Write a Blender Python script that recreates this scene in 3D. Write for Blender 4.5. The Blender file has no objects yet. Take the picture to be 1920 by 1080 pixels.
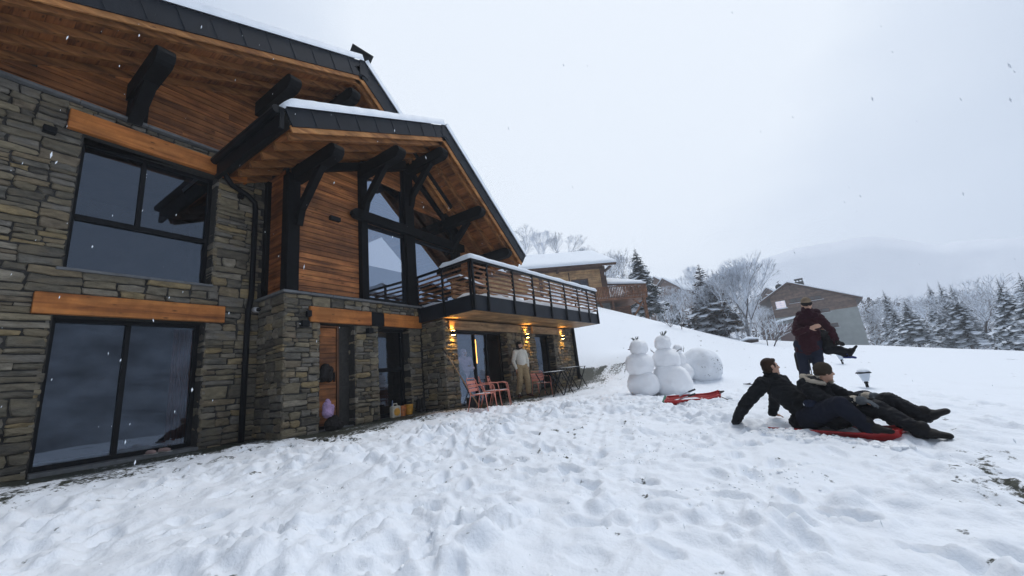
import bpy, bmesh, math, random
import numpy as np
from mathutils import Matrix, Vector, noise as mnoise
C = bpy.context.scene
COL = C.collection
rad = math.radians
# ------------------------------------------------------------------ camera
YAW, PITCH, ROLL, FPX, EYE = 1.0175, 0.2253, -0.1055, 731.1, 0.68
fw = Vector((math.sin(YAW)*math.cos(PITCH), math.cos(YAW)*math.cos(PITCH), math.sin(PITCH)))
rt = Vector((math.cos(YAW), -math.sin(YAW), 0)); up = rt.cross(fw)
cr = rt*math.cos(ROLL) + up*math.sin(ROLL); cu = -rt*math.sin(ROLL) + up*math.cos(ROLL)
cam = bpy.data.cameras.new('camera'); camo = bpy.data.objects.new('camera', cam); COL.objects.link(camo)
cam.sensor_width = 36; cam.lens = 36*FPX/1920; cam.clip_start = .05; cam.clip_end = 5000
mw = Matrix((cr, cu, -fw)).transposed().to_4x4(); mw.translation = Vector((0, 0, EYE))
camo.matrix_world = mw; C.camera = camo
C.render.resolution_x = 1024; C.render.resolution_y = 576
def ray(px, py):
    d = cr*(px-960) - cu*(py-540) + fw*FPX
    return d/math.hypot(d.x, d.y)
def at(px, py, D):                      # a point D metres away (on the plan) in the direction of a photo pixel
    d = ray(px, py); return Vector((d.x*D, d.y*D, d.z*D + EYE))
# ------------------------------------------------------------------ light
SUN_EL, SUN_AZ = 66, 110                # veiled sun, up ahead of the camera
w = bpy.data.worlds.new('World'); C.world = w; w.use_nodes = True
nt = w.node_tree; nt.nodes.clear(); N = nt.nodes.new; L = nt.links.new
sky = N('ShaderNodeTexSky'); sky.sky_type = 'NISHITA'; sky.sun_disc = False
sky.sun_elevation = rad(SUN_EL); sky.sun_rotation = rad(SUN_AZ); sky.air_density = 1.5; sky.dust_density = 3
bg1 = N('ShaderNodeBackground'); bg1.inputs[1].default_value = .05; L(sky.outputs[0], bg1.inputs[0])
# the cloud deck
tc = N('ShaderNodeTexCoord'); sep = N('ShaderNodeSeparateXYZ'); L(tc.outputs['Generated'], sep.inputs[0])
nz = N('ShaderNodeTexNoise'); nz.inputs['Scale'].default_value = 1.6; nz.inputs['Detail'].default_value = 5; nz.inputs['Roughness'].default_value = .5
mp = N('ShaderNodeMapping'); mp.inputs['Scale'].default_value = (1, 1, 2.6); L(tc.outputs['Generated'], mp.inputs[0]); L(mp.outputs[0], nz.inputs[0])
dot = N('ShaderNodeVectorMath'); dot.operation = 'DOT_PRODUCT'
bd = Vector((math.sin(rad(SUN_AZ))*math.cos(rad(SUN_EL)), math.cos(rad(SUN_AZ))*math.cos(rad(SUN_EL)), math.sin(rad(SUN_EL))))
bd2 = at(1080, 200, 1); bd2.z -= EYE; bd2.normalize()
L(tc.outputs['Generated'], dot.inputs[0]); dot.inputs[1].default_value = bd2
mr = N('ShaderNodeMapRange'); mr.inputs[1].default_value = -.2; mr.inputs[2].default_value = 1.0
mr.inputs[3].default_value = 0; mr.inputs[4].default_value = 1; L(dot.outputs['Value'], mr.inputs[0])
ma = N('ShaderNodeMath'); ma.operation = 'MULTIPLY_ADD'; L(nz.outputs[0], ma.inputs[0]); ma.inputs[1].default_value = .16
L(mr.outputs[0], ma.inputs[2])
rmp = N('ShaderNodeValToRGB'); L(ma.outputs[0], rmp.inputs[0])
el = rmp.color_ramp.elements
el[0].position = .2; el[0].color = (.37, .42, .50, 1); el[1].position = 1.08; el[1].color = (.78, .84, .92, 1)
e = el.new(.60); e.color = (.41, .48, .59, 1); e = el.new(.80); e.color = (.47, .55, .68, 1); e = el.new(.95); e.color = (.67, .74, .845, 1)
bg2 = N('ShaderNodeBackground'); bg2.inputs[1].default_value = 1.0; L(rmp.outputs[0], bg2.inputs[0])
mix = N('ShaderNodeMixShader'); mix.inputs[0].default_value = .94; L(bg1.outputs[0], mix.inputs[1]); L(bg2.outputs[0], mix.inputs[2])
wo = N('ShaderNodeOutputWorld'); L(mix.outputs[0], wo.inputs[0])
sl = bpy.data.lights.new('sun', 'SUN'); sl.energy = 1.2; sl.angle = rad(22); sl.color = (1, .98, .96)
slo = bpy.data.objects.new('sun', sl); COL.objects.link(slo)
slo.rotation_euler = (-bd).to_track_quat('-Z', 'Y').to_euler()
C.view_settings.view_transform = 'Standard'; C.view_settings.look = 'None'; C.view_settings.exposure = .19; C.view_settings.gamma = 1
C.cycles.volume_bounces = 3; C.cycles.max_bounces = 8; C.cycles.transparent_max_bounces = 16
# ------------------------------------------------------------------ helpers: tags, objects
def tag(o, label=None, cat=None, group=None, kind=None):
    if label: o['label'] = label
    if cat: o['category'] = cat
    if group: o['group'] = group
    if kind: o['kind'] = kind
    return o
def thing(name, loc, label, cat, group=None, rz=0):
    o = bpy.data.objects.new(name, None); COL.objects.link(o); o.empty_display_size = .1
    o.location = loc; o.rotation_euler = (0, 0, rz)
    return tag(o, label, cat, group)
def mesh_obj(name, me, mat, parent=None, world=False):
    o = bpy.data.objects.new(name, me); COL.objects.link(o)
    if mat:
        for m in (mat if isinstance(mat, (list, tuple)) else [mat]): me.materials.append(m)
    if parent is not None:
        o.parent = parent
        if world:                      # geometry given in world coordinates
            r = parent; M = Matrix()
            ch = []
            while r is not None: ch.append(r); r = r.parent
            for r in reversed(ch): M = M @ r.matrix_parent_inverse @ r.matrix_basis
            o.matrix_parent_inverse = M.inverted()
    return o
def copy_thing(root, loc, rz=0, scale=1, label=None, group=None, tilt=None):
    def rec(o, par):
        c = o.copy(); COL.objects.link(c); c.parent = par
        for k in [x for x in o.children]: rec(k, c)
        return c
    r = root.copy(); COL.objects.link(r)
    for k in list(root.children): rec(k, r)
    r.location = loc; r.rotation_euler = (tilt[0], tilt[1], rz) if tilt else (0, 0, rz)
    r.scale = (scale,)*3 if not isinstance(scale, (tuple, list)) else scale
    if label: r['label'] = label
    if group: r['group'] = group
    return r
class MB:
    def __init__(s): s.v = []; s.f = []; s.m = []; s.mi = 0
    def add(s, vs, fs):
        n = len(s.v); s.v += [tuple(v) for v in vs]; s.f += [tuple(i+n for i in f) for f in fs]; s.m += [s.mi]*len(fs); return s
    def box(s, x0, x1, y0, y1, z0, z1):
        vs = [(x, y, z) for z in (z0, z1) for y in (y0, y1) for x in (x0, x1)]
        return s.add(vs, [(0, 2, 3, 1), (4, 5, 7, 6), (0, 1, 5, 4), (2, 6, 7, 3), (0, 4, 6, 2), (1, 3, 7, 5)])
    def beam(s, p0, p1, w, h, upv=(0, 0, 1)):        # rectangular bar between two points
        p0 = Vector(p0); p1 = Vector(p1); d = (p1-p0).normalized(); u = Vector(upv)
        if abs(d.dot(u)) > .98: u = Vector((0, 1, 0))
        sd = d.cross(u).normalized(); u = sd.cross(d)
        vs = [p+sd*a*w/2+u*b*h/2 for p in (p0, p1) for a, b in ((-1, -1), (1, -1), (1, 1), (-1, 1))]
        return s.add(vs, [(0, 1, 2, 3), (4, 7, 6, 5), (0, 4, 5, 1), (1, 5, 6, 2), (2, 6, 7, 3), (3, 7, 4, 0)])
    def tube(s, pts, r, n=8, cap=True):
        pts = [Vector(p) for p in pts]; rs = r if isinstance(r, (list, tuple)) else [r]*len(pts)
        base = len(s.v); prev = None
        for i, p in enumerate(pts):
            d = (pts[min(i+1, len(pts)-1)]-pts[max(i-1, 0)]).normalized()
            if prev is None:
                a = d.orthogonal().normalized()
            else:
                a = (prev - d*prev.dot(d)); a = a.normalized() if a.length > 1e-6 else d.orthogonal().normalized()
            prev = a; b = d.cross(a)
            for k in range(n):
                t = 2*math.pi*k/n; s.v.append(tuple(p + (a*math.cos(t)+b*math.sin(t))*rs[i]))
        for i in range(len(pts)-1):
            for k in range(n):
                k2 = (k+1) % n; s.f.append((base+i*n+k, base+i*n+k2, base+(i+1)*n+k2, base+(i+1)*n+k)); s.m.append(s.mi)
        if cap:
            s.f.append(tuple(base+k for k in range(n))[::-1]); s.m.append(s.mi)
            s.f.append(tuple(base+(len(pts)-1)*n+k for k in range(n))); s.m.append(s.mi)
        return s
    def prism(s, poly, axis, a, b):                  # 2D polygon (u,v) extruded along axis from a to b
        def P(u, v, t): return {'x': (t, u, v), 'y': (u, t, v), 'z': (u, v, t)}[axis]
        n = len(poly); vs = [P(u, v, a) for u, v in poly] + [P(u, v, b) for u, v in poly]
        return s.add(vs, [tuple(range(n)), tuple(range(2*n-1, n-1, -1))] + [(i, (i+1) % n + 0, (i+1) % n + n, i+n) for i in range(n)])
    def ball(s, c, r, n=10, m=8, sq=(1, 1, 1)):
        vs = []; fs = []
        for j in range(m+1):
            t = math.pi*j/m
            for k in range(n):
                a = 2*math.pi*k/n; vs.append((c[0]+r*sq[0]*math.sin(t)*math.cos(a), c[1]+r*sq[1]*math.sin(t)*math.sin(a), c[2]+r*sq[2]*math.cos(t)))
        for j in range(m):
            for k in range(n): fs.append((j*n+k, (j+1)*n+k, (j+1)*n+(k+1) % n, j*n+(k+1) % n))
        return s.add(vs, fs)
    def build(s, name, mat, parent=None, world=False, smooth=False, bevel=0, fix=True):
        me = bpy.data.meshes.new(name); me.from_pydata(s.v, [], s.f)
        if isinstance(mat, (list, tuple)): me.polygons.foreach_set('material_index', s.m)
        if fix:
            bm = bmesh.new(); bm.from_mesh(me)
            if smooth: bmesh.ops.remove_doubles(bm, verts=bm.verts, dist=1e-5)
            bmesh.ops.recalc_face_normals(bm, faces=bm.faces); bm.to_mesh(me); bm.free()
        if smooth: me.polygons.foreach_set('use_smooth', [True]*len(me.polygons))
        o = mesh_obj(name, me, mat, parent, world)
        if bevel:
            b = o.modifiers.new('bevel', 'BEVEL'); b.width = bevel; b.segments = 2; b.limit_method = 'ANGLE'
        return o
# ------------------------------------------------------------------ materials
def new_mat(name):
    m = bpy.data.materials.new(name); m.use_nodes = True; t = m.node_tree
    return m, t, t.nodes['Principled BSDF'], t.nodes.new, t.links.new
def setin(b, **k):
    for n, v in k.items():
        n = n.replace('_', ' ')
        if n in b.inputs: b.inputs[n].default_value = v
def mat(name, col, rough=.6, var=.15, scale=6, metal=0, bump=0, bscale=60, stretch=None, col2=None, detail=4, spec=.5, island=0, sheen=0):
    m, t, b, N, L = new_mat(name)
    setin(b, Roughness=rough, Metallic=metal, Specular_IOR_Level=spec)
    tc = N('ShaderNodeTexCoord'); mp = N('ShaderNodeMapping'); L(tc.outputs['Object'], mp.inputs[0])
    if stretch: mp.inputs['Scale'].default_value = stretch
    nz = N('ShaderNodeTexNoise'); nz.inputs['Scale'].default_value = scale; nz.inputs['Detail'].default_value = detail; L(mp.outputs[0], nz.inputs[0])
    mx = N('ShaderNodeMix'); mx.data_type = 'RGBA'
    c = Vector(col[:3]); c2 = Vector(col2[:3]) if col2 else c*(1-var)
    c1 = c if col2 else c*(1+var)
    mx.inputs[6].default_value = (*c1, 1); mx.inputs[7].default_value = (*c2, 1)
    mrg = N('ShaderNodeMapRange'); mrg.inputs[1].default_value = .3; mrg.inputs[2].default_value = .7; L(nz.outputs[0], mrg.inputs[0]); L(mrg.outputs[0], mx.inputs[0])
    out = mx.outputs[2]
    if island:
        g = N('ShaderNodeNewGeometry'); mr = N('ShaderNodeMapRange'); L(g.outputs['Random Per Island'], mr.inputs[0])
        mr.inputs[3].default_value = 1-island; mr.inputs[4].default_value = 1+island
        m2 = N('ShaderNodeVectorMath'); m2.operation = 'SCALE'; L(out, m2.inputs[0]); L(mr.outputs[0], m2.inputs['Scale']); out = m2.outputs[0]
    L(out, b.inputs['Base Color'])
    if bump:
        n2 = N('ShaderNodeTexNoise'); n2.inputs['Scale'].default_value = bscale; n2.inputs['Detail'].default_value = 5; L(mp.outputs[0], n2.inputs[0])
        bp = N('ShaderNodeBump'); bp.inputs['Strength'].default_value = bump; bp.inputs['Distance'].default_value = .02
        L(n2.outputs[0], bp.inputs['Height']); L(bp.outputs[0], b.inputs['Normal'])
    return m
def wood_mat(name, a, b_, c, axis=0, rough=.55, grain=1.0, island=.3, bump=.25):
    m, t, b, N, L = new_mat(name); setin(b, Roughness=rough, Specular_IOR_Level=.3)
    tc = N('ShaderNodeTexCoord'); mp = N('ShaderNodeMapping'); L(tc.outputs['Object'], mp.inputs[0])
    s = [13*grain]*3; s[axis] = .9*grain; mp.inputs['Scale'].default_value = s
    g = N('ShaderNodeNewGeometry')
    off = N('ShaderNodeVectorMath'); off.operation = 'SCALE'; off.inputs[0].default_value = (37, 51, 23); L(g.outputs['Random Per Island'], off.inputs['Scale'])
    L(off.outputs[0], mp.inputs['Location'])
    nz = N('ShaderNodeTexNoise'); nz.inputs['Scale'].default_value = 1; nz.inputs['Detail'].default_value = 6; nz.inputs['Distortion'].default_value = .6; L(mp.outputs[0], nz.inputs[0])
    r = N('ShaderNodeValToRGB'); L(nz.outputs[0], r.inputs[0]); e = r.color_ramp.elements
    e[0].position = .3; e[0].color = (*c, 1); e[1].position = .72; e[1].color = (*a, 1); k = e.new(.5); k.color = (*b_, 1)
    # knots
    vo = N('ShaderNodeTexVoronoi'); vm = N('ShaderNodeMapping'); sc = [9.]*3; sc[axis] = 3.2; vm.inputs['Scale'].default_value = sc
    L(tc.outputs['Object'], vm.inputs[0]); L(vm.outputs[0], vo.inputs[0]); vo.inputs['Scale'].default_value = 1
    kr = N('ShaderNodeMapRange'); kr.inputs[1].default_value = .06; kr.inputs[2].default_value = .17; kr.inputs[3].default_value = .3; kr.inputs[4].default_value = 1; L(vo.outputs['Distance'], kr.inputs[0])
    mr = N('ShaderNodeMapRange'); L(g.outputs['Random Per Island'], mr.inputs[0]); mr.inputs[3].default_value = 1-island; mr.inputs[4].default_value = 1+island
    mm = N('ShaderNodeMath'); mm.operation = 'MULTIPLY'; L(mr.outputs[0], mm.inputs[0]); L(kr.outputs[0], mm.inputs[1])
    ws = N('ShaderNodeTexNoise'); ws.inputs['Scale'].default_value = 1.7; ws.inputs['Detail'].default_value = 5; ws.inputs['Roughness'].default_value = .65; L(tc.outputs['Object'], ws.inputs[0])
    wr_ = N('ShaderNodeMapRange'); wr_.inputs[1].default_value = .36; wr_.inputs[2].default_value = .62; wr_.inputs[3].default_value = .62; wr_.inputs[4].default_value = 1.12; L(ws.outputs[0], wr_.inputs[0])
    mm2 = N('ShaderNodeMath'); mm2.operation = 'MULTIPLY'; L(mm.outputs[0], mm2.inputs[0]); L(wr_.outputs[0], mm2.inputs[1]); mm = mm2
    sc2 = N('ShaderNodeVectorMath'); sc2.operation = 'SCALE'; L(r.outputs[0], sc2.inputs[0]); L(mm.outputs[0], sc2.inputs['Scale'])
    L(sc2.outputs[0], b.inputs['Base Color'])
    bp = N('ShaderNodeBump'); bp.inputs['Strength'].default_value = bump; bp.inputs['Distance'].default_value = .01; L(nz.outputs[0], bp.inputs['Height']); L(bp.outputs[0], b.inputs['Normal'])
    return m
def stone_mat(name, cols, dark=1.0):
    m, t, b, N, L = new_mat(name); setin(b, Roughness=.75, Specular_IOR_Level=.35)
    g = N('ShaderNodeNewGeometry'); r = N('ShaderNodeValToRGB'); r.color_ramp.interpolation = 'CONSTANT'; L(g.outputs['Random Per Island'], r.inputs[0])
    e = r.color_ramp.elements; n = len(cols)
    for i, c in enumerate(cols):
        k = e[i] if i < 2 else e.new(i/n)
        k.position = i/n; k.color = (c[0]*dark, c[1]*dark, c[2]*dark, 1)
    tc = N('ShaderNodeTexCoord'); mp = N('ShaderNodeMapping'); mp.inputs['Scale'].default_value = (1, 1, 2.6); L(tc.outputs['Object'], mp.inputs[0])
    off = N('ShaderNodeVectorMath'); off.operation = 'SCALE'; off.inputs[0].default_value = (17, 31, 53); L(g.outputs['Random Per Island'], off.inputs['Scale']); L(off.outputs[0], mp.inputs['Location'])
    nz = N('ShaderNodeTexNoise'); nz.inputs['Scale'].default_value = 5; nz.inputs['Detail'].default_value = 8; nz.inputs['Roughness'].default_value = .65; L(mp.outputs[0], nz.inputs[0])
    mr = N('ShaderNodeMapRange'); mr.inputs[1].default_value = .3; mr.inputs[2].default_value = .72; mr.inputs[3].default_value = .5; mr.inputs[4].default_value = 1.5; L(nz.outputs[0], mr.inputs[0])
    sc = N('ShaderNodeVectorMath'); sc.operation = 'SCALE'; L(r.outputs[0], sc.inputs[0]); L(mr.outputs[0], sc.inputs['Scale'])
    n3 = N('ShaderNodeTexNoise'); n3.inputs['Scale'].default_value = 3.1; n3.inputs['Detail'].default_value = 3; L(mp.outputs[0], n3.inputs[0])
    m3 = N('ShaderNodeMapRange'); m3.inputs[1].default_value = .5; m3.inputs[2].default_value = .68; m3.inputs[4].default_value = .65; L(n3.outputs[0], m3.inputs[0])
    mx = N('ShaderNodeMix'); mx.data_type = 'RGBA'; L(m3.outputs[0], mx.inputs[0]); L(sc.outputs[0], mx.inputs[6])
    mx.inputs[7].default_value = (.19*dark, .155*dark, .10*dark, 1); L(mx.outputs[2], b.inputs['Base Color'])
    n2 = N('ShaderNodeTexNoise'); n2.inputs['Scale'].default_value = 22; n2.inputs['Detail'].default_value = 6; L(mp.outputs[0], n2.inputs[0])
    bp = N('ShaderNodeBump'); bp.inputs['Strength'].default_value = .7; bp.inputs['Distance'].default_value = .025; L(n2.outputs[0], bp.inputs['Height']); L(bp.outputs[0], b.inputs['Normal'])
    return m
def snow_mat(name, col=(.86, .90, .95), bump=.5, bscale=35, attr=False):
    m, t, b, N, L = new_mat(name); setin(b, Roughness=.55, Specular_IOR_Level=.25)
    tc = N('ShaderNodeTexCoord')
    n2 = N('ShaderNodeTexNoise'); n2.inputs['Scale'].default_value = bscale; n2.inputs['Detail'].default_value = 6; n2.inputs['Roughness'].default_value = .6; L(tc.outputs['Object'], n2.inputs[0])
    bp = N('ShaderNodeBump'); bp.inputs['Strength'].default_value = bump; bp.inputs['Distance'].default_value = .02; L(n2.outputs[0], bp.inputs['Height']); L(bp.outputs[0], b.inputs['Normal'])
    b.inputs['Base Color'].default_value = (*col, 1)
    if attr:                                    # thin places where the wet ground and grass show through
        at_ = N('ShaderNodeAttribute'); at_.attribute_name = 'cover'
        n4 = N('ShaderNodeTexNoise'); n4.inputs['Scale'].default_value = 14; n4.inputs['Detail'].default_value = 6; n4.inputs['Roughness'].default_value = .7; L(tc.outputs['Object'], n4.inputs[0])
        ad = N('ShaderNodeMath'); ad.operation = 'MULTIPLY_ADD'; ad.inputs[1].default_value = 1.3; L(n4.outputs[0], ad.inputs[0]); L(at_.outputs['Fac'], ad.inputs[2])
        mr = N('ShaderNodeMapRange'); mr.inputs[1].default_value = .86; mr.inputs[2].default_value = .99; L(ad.outputs[0], mr.inputs[0])
        n5 = N('ShaderNodeTexNoise'); n5.inputs['Scale'].default_value = 30; n5.inputs['Detail'].default_value = 4; L(tc.outputs['Object'], n5.inputs[0])
        gr = N('ShaderNodeValToRGB'); L(n5.outputs[0], gr.inputs[0]); ge = gr.color_ramp.elements
        ge[0].position = .35; ge[0].color = (.012, .016, .012, 1); ge[1].position = .7; ge[1].color = (.07, .075, .05, 1)
        mx = N('ShaderNodeMix'); mx.data_type = 'RGBA'; L(mr.outputs[0], mx.inputs[0]); L(gr.outputs[0], mx.inputs[6]); mx.inputs[7].default_value = (*col, 1)
        L(mx.outputs[2], b.inputs['Base Color'])
    return m
def glass_mat(name, refl, tint=(.55, .6, .66), power=1.0, rtint=(.66, .79, 1)):
    m = bpy.data.materials.new(name); m.use_nodes = True; t = m.node_tree; t.nodes.clear(); N = t.nodes.new; L = t.links.new
    gl = N('ShaderNodeBsdfGlossy'); gl.inputs['Roughness'].default_value = .015; gl.inputs['Color'].default_value = (*rtint, 1)
    tr = N('ShaderNodeBsdfTransparent'); tr.inputs['Color'].default_value = (*tint, 1)
    lw = N('ShaderNodeLayerWeight'); lw.inputs['Blend'].default_value = .35
    mr = N('ShaderNodeMapRange'); mr.inputs[3].default_value = refl; mr.inputs[4].default_value = min(1, refl+.75*power); L(lw.outputs['Fresnel'], mr.inputs[0])
    tc = N('ShaderNodeTexCoord'); nz = N('ShaderNodeTexNoise'); nz.inputs['Scale'].default_value = .7; nz.inputs['Detail'].default_value = 1; L(tc.outputs['Object'], nz.inputs[0])
    bp = N('ShaderNodeBump'); bp.inputs['Strength'].default_value = .12; bp.inputs['Distance'].default_value = .03; L(nz.outputs[0], bp.inputs['Height']); L(bp.outputs[0], gl.inputs['Normal'])
    mx = N('ShaderNodeMixShader'); L(mr.outputs[0], mx.inputs[0]); L(tr.outputs[0], mx.inputs[1]); L(gl.outputs[0], mx.inputs[2])
    o = N('ShaderNodeOutputMaterial'); L(mx.outputs[0], o.inputs[0]); return m
def snowy_mat(name, col, col2, lo=.15, hi=.6, rough=.8, nscale=9, amt=.25, snow=(.8, .86, .94)):   # lying snow wherever a face looks up
    m, t, b, N, L = new_mat(name); setin(b, Roughness=rough, Specular_IOR_Level=.2)
    g = N('ShaderNodeNewGeometry'); sp = N('ShaderNodeSeparateXYZ'); L(g.outputs['Normal'], sp.inputs[0])
    tc = N('ShaderNodeTexCoord'); nz = N('ShaderNodeTexNoise'); nz.inputs['Scale'].default_value = nscale; nz.inputs['Detail'].default_value = 3; L(tc.outputs['Object'], nz.inputs[0])
    sb = N('ShaderNodeMath'); sb.operation = 'MULTIPLY_ADD'; L(nz.outputs[0], sb.inputs[0]); sb.inputs[1].default_value = amt*2; L(sp.outputs['Z'], sb.inputs[2])
    mr = N('ShaderNodeMapRange'); mr.inputs[1].default_value = lo+amt; mr.inputs[2].default_value = hi+amt; L(sb.outputs[0], mr.inputs[0])
    rr = N('ShaderNodeMix'); rr.data_type = 'RGBA'; L(nz.outputs[0], rr.inputs[0]); rr.inputs[6].default_value = (*col, 1); rr.inputs[7].default_value = (*col2, 1)
    mx = N('ShaderNodeMix'); mx.data_type = 'RGBA'; L(mr.outputs[0], mx.inputs[0]); L(rr.outputs[2], mx.inputs[6]); mx.inputs[7].default_value = (*snow, 1)
    L(mx.outputs[2], b.inputs['Base Color']); return m
def emit_mat(name, col, s):
    m = bpy.data.materials.new(name); m.use_nodes = True; b = m.node_tree.nodes['Principled BSDF']
    b.inputs['Base Color'].default_value = (*col, 1); b.inputs['Emission Color'].default_value = (*col, 1); b.inputs['Emission Strength'].default_value = s; return m
STONES = [(.16, .14, .108), (.20, .17, .118), (.105, .10, .085), (.165, .155, .125), (.22, .20, .145), (.13, .13, .12), (.085, .083, .075), (.17, .155, .115), (.23, .22, .19), (.12, .115, .095), (.16, .158, .148), (.25, .205, .12)]
M = {}
M['snow'] = snow_mat('snow'); M['ground'] = snow_mat('ground_snow', attr=True, bump=.6, bscale=26)
M['roof_snow'] = snow_mat('roof_snow', (.82, .87, .93), .25, 12)
M['stone'] = stone_mat('stone', [(c[0]*1.08, c[1]*1.0, c[2]*.90) for c in STONES], .94)
M['mortar'] = mat('mortar', (.035, .033, .03), .95, .3, 20, bump=.5)
M['slate'] = mat('slate', (.13, .135, .14), .7, .2, 9, bump=.4, bscale=30)
M['black'] = mat('black_timber', (.0055, .006, .007), .7, .3, 8, spec=.1, bump=.3, bscale=50, stretch=(1, 1, 1))
M['metal'] = mat('black_metal', (.006, .007, .009), .5, .15, 4, spec=.15)
M['fascia'] = mat('fascia_metal', (.010, .013, .019), .5, .25, 2.5, spec=.2, bump=.12, bscale=25)
M['clad'] = wood_mat('cladding', (.47, .19, .062), (.29, .105, .033), (.10, .034, .013), 0, island=.32)
M['cladY'] = wood_mat('cladding_side', (.42, .155, .05), (.25, .083, .027), (.085, .027, .011), 1, island=.32)
M['soffit'] = wood_mat('soffit', (.40, .18, .062), (.28, .115, .038), (.12, .048, .018), 0, island=.18)
M['lintel'] = wood_mat('lintel', (.62, .24, .06), (.50, .17, .038), (.26, .08, .02), 0, grain=.8, island=.1)
M['verge'] = wood_mat('verge', (.62, .30, .11), (.46, .20, .066), (.28, .11, .04), 0, island=.1)
M['deckwood'] = wood_mat('deckwood', (.5, .33, .18), (.36, .22, .11), (.2, .12, .06), 0, island=.2)
M['slat'] = wood_mat('slat', (.3, .14, .06), (.19, .08, .035), (.08, .035, .018), 0, island=.2)
M['glassA'] = glass_mat('window_glass', .10, (.55, .58, .62), .5)
M['glassB'] = glass_mat('coated_glass', .38, (.4, .42, .46), .8)
M['glassC'] = glass_mat('door_glass', .16, (.75, .78, .82), .9)
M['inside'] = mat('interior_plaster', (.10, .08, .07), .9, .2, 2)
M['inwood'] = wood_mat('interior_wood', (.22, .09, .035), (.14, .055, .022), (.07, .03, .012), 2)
M['rock'] = mat('rock', (.08, .075, .07), .9, .4, 5, bump=.8, bscale=12)
M['galv'] = mat('galvanised', (.4, .42, .45), .35, .1, 5, metal=.9)
M['rubber'] = mat('rubber', (.012, .012, .013), .7)
rnd = random.Random(7)
# ------------------------------------------------------------------ ground: one sheet to the horizon
CP = [(-8, 9, 0), (1, 9, 0), (4, 9, 0), (2.5, 8.4, -.01), (4, 7.9, 0), (6, 7.6, .02), (7.7, 7.8, .08), (7.7, 6.9, .06), (9, 6.6, .05), (10.6, 6.5, .05), (12, 6.3, .1), (13, 5.8, .2), (15.2, 6.45, .42),
      (7.4, 6.1, .03), (5, 4, -.1), (8, 4, -.08), (10.5, 2.8, -.12), (11, 2.3, -.19), (14, 2, -.2), (8.3, 1.4, -.18), (6.3, -.3, -.34), (5.4, -1.3, -.4), (9.0, -.46, -.17), (9.6,-1.2,-.24), (11, -1.8, -.42),
      (0, 0, -.58), (1.5, 1, -.52), (1, 4.9, -.3), (2.5, 5.1, -.22), (1, 7.2, -.03), (-3, 5, -.3), (3, -2, -.66), (4, -1.2, -.5), (1, -4, -1.0), (10, -5, -.95), (-5, -2, -.9), (-10, 3, -.6), (-10, 14, .6), (3, 14, .6), (12, 14, 1.5),
      (17, 7.4, 1.3), (19, 6, 1.5), (18, 9.5, 2.3)]
for px, py, D in [(1120, 588, 26), (1160, 592, 27), (1200, 600, 27), (1250, 606, 27), (1300, 619, 27), (1350, 631, 28), (1400, 642, 29), (1450, 650, 30), (1540, 650, 31), (1640, 648, 32), (1700, 651, 32), (1760, 656, 31), (1850, 656, 31), (1920, 659, 31), (2100, 665, 31),
                  (1120, 640, 20.5), (1200, 660, 17.5), (1400, 690, 17), (1700, 705, 16), (1900, 720, 15),
                  (1180, 591, 38), (1060, 560, 42), (1560, 655, 50), (1500, 652, 50), (1470, 630, 72), (1560, 641, 72), (1640, 650, 72), (1640, 653, 52), (1300, 640, 50), (1800, 678, 55), (1920, 684, 60), (1300, 645, 80), (1600, 668, 85), (1900, 695, 85), (1050, 560, 70)]:
    p = at(px, py, D); CP.append((p.x, p.y, p.z))
CP = np.array(CP)
def tps_fit(P, lam=.02):
    n = len(P); d = np.hypot(P[:, None, 0]-P[None, :, 0], P[:, None, 1]-P[None, :, 1])
    K = np.where(d > 0, d*d*np.log(d+1e-12), 0) + lam*np.eye(n)
    A = np.zeros((n+3, n+3)); A[:n, :n] = K; A[:n, n] = 1; A[:n, n+1:] = P[:, :2]; A[n, :n] = 1; A[n+1:, :n] = P[:, :2].T
    return np.linalg.solve(A, np.concatenate([P[:, 2], np.zeros(3)]))
TW = tps_fit(CP)
def base_z(x, y):
    x = np.asarray(x, float); y = np.asarray(y, float); sh = x.shape; x = x.ravel(); y = y.ravel()
    out = np.empty(x.size)
    for i in range(0, x.size, 20000):
        xs = x[i:i+20000]; ys = y[i:i+20000]
        d2 = (xs[:, None]-CP[None, :, 0])**2 + (ys[:, None]-CP[None, :, 1])**2
        out[i:i+20000] = (.5*d2*np.log(d2+1e-12)) @ TW[:len(CP)] + TW[len(CP)] + TW[len(CP)+1]*xs + TW[len(CP)+2]*ys
    R = np.hypot(x, y); far = -3 - .03*np.maximum(R-60, 0)
    ang = np.arctan2(x, y)
    far = far + np.clip((.95-ang)/.5, 0, 1)*np.clip((R-30)/60, 0, 1)*14      # slope rises behind the chalets
    k = np.clip((R-55)/50, 0, 1); k = k*k*(3-2*k)
    out = np.clip(out, -9, 14)
    return (out*(1-k) + far*k).reshape(sh)
rg = np.random.RandomState(3)
TAB = rg.rand(256, 256); PX = rg.rand(256, 256); PY = rg.rand(256, 256)
def vnoise(x, y, s, o=0):
    x = x/s + 31.7*o+1000; y = y/s + 17.3*o+1000
    xi = np.floor(x).astype(int); yi = np.floor(y).astype(int); fx = x-xi; fy = y-yi; fx = fx*fx*fx*(fx*(fx*6-15)+10); fy = fy*fy*fy*(fy*(fy*6-15)+10)
    a = TAB[xi & 255, yi & 255]; b = TAB[(xi+1) & 255, yi & 255]; c = TAB[xi & 255, (yi+1) & 255]; d = TAB[(xi+1) & 255, (yi+1) & 255]
    return (a*(1-fx)+b*fx)*(1-fy) + (c*(1-fx)+d*fx)*fy - .5
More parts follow.
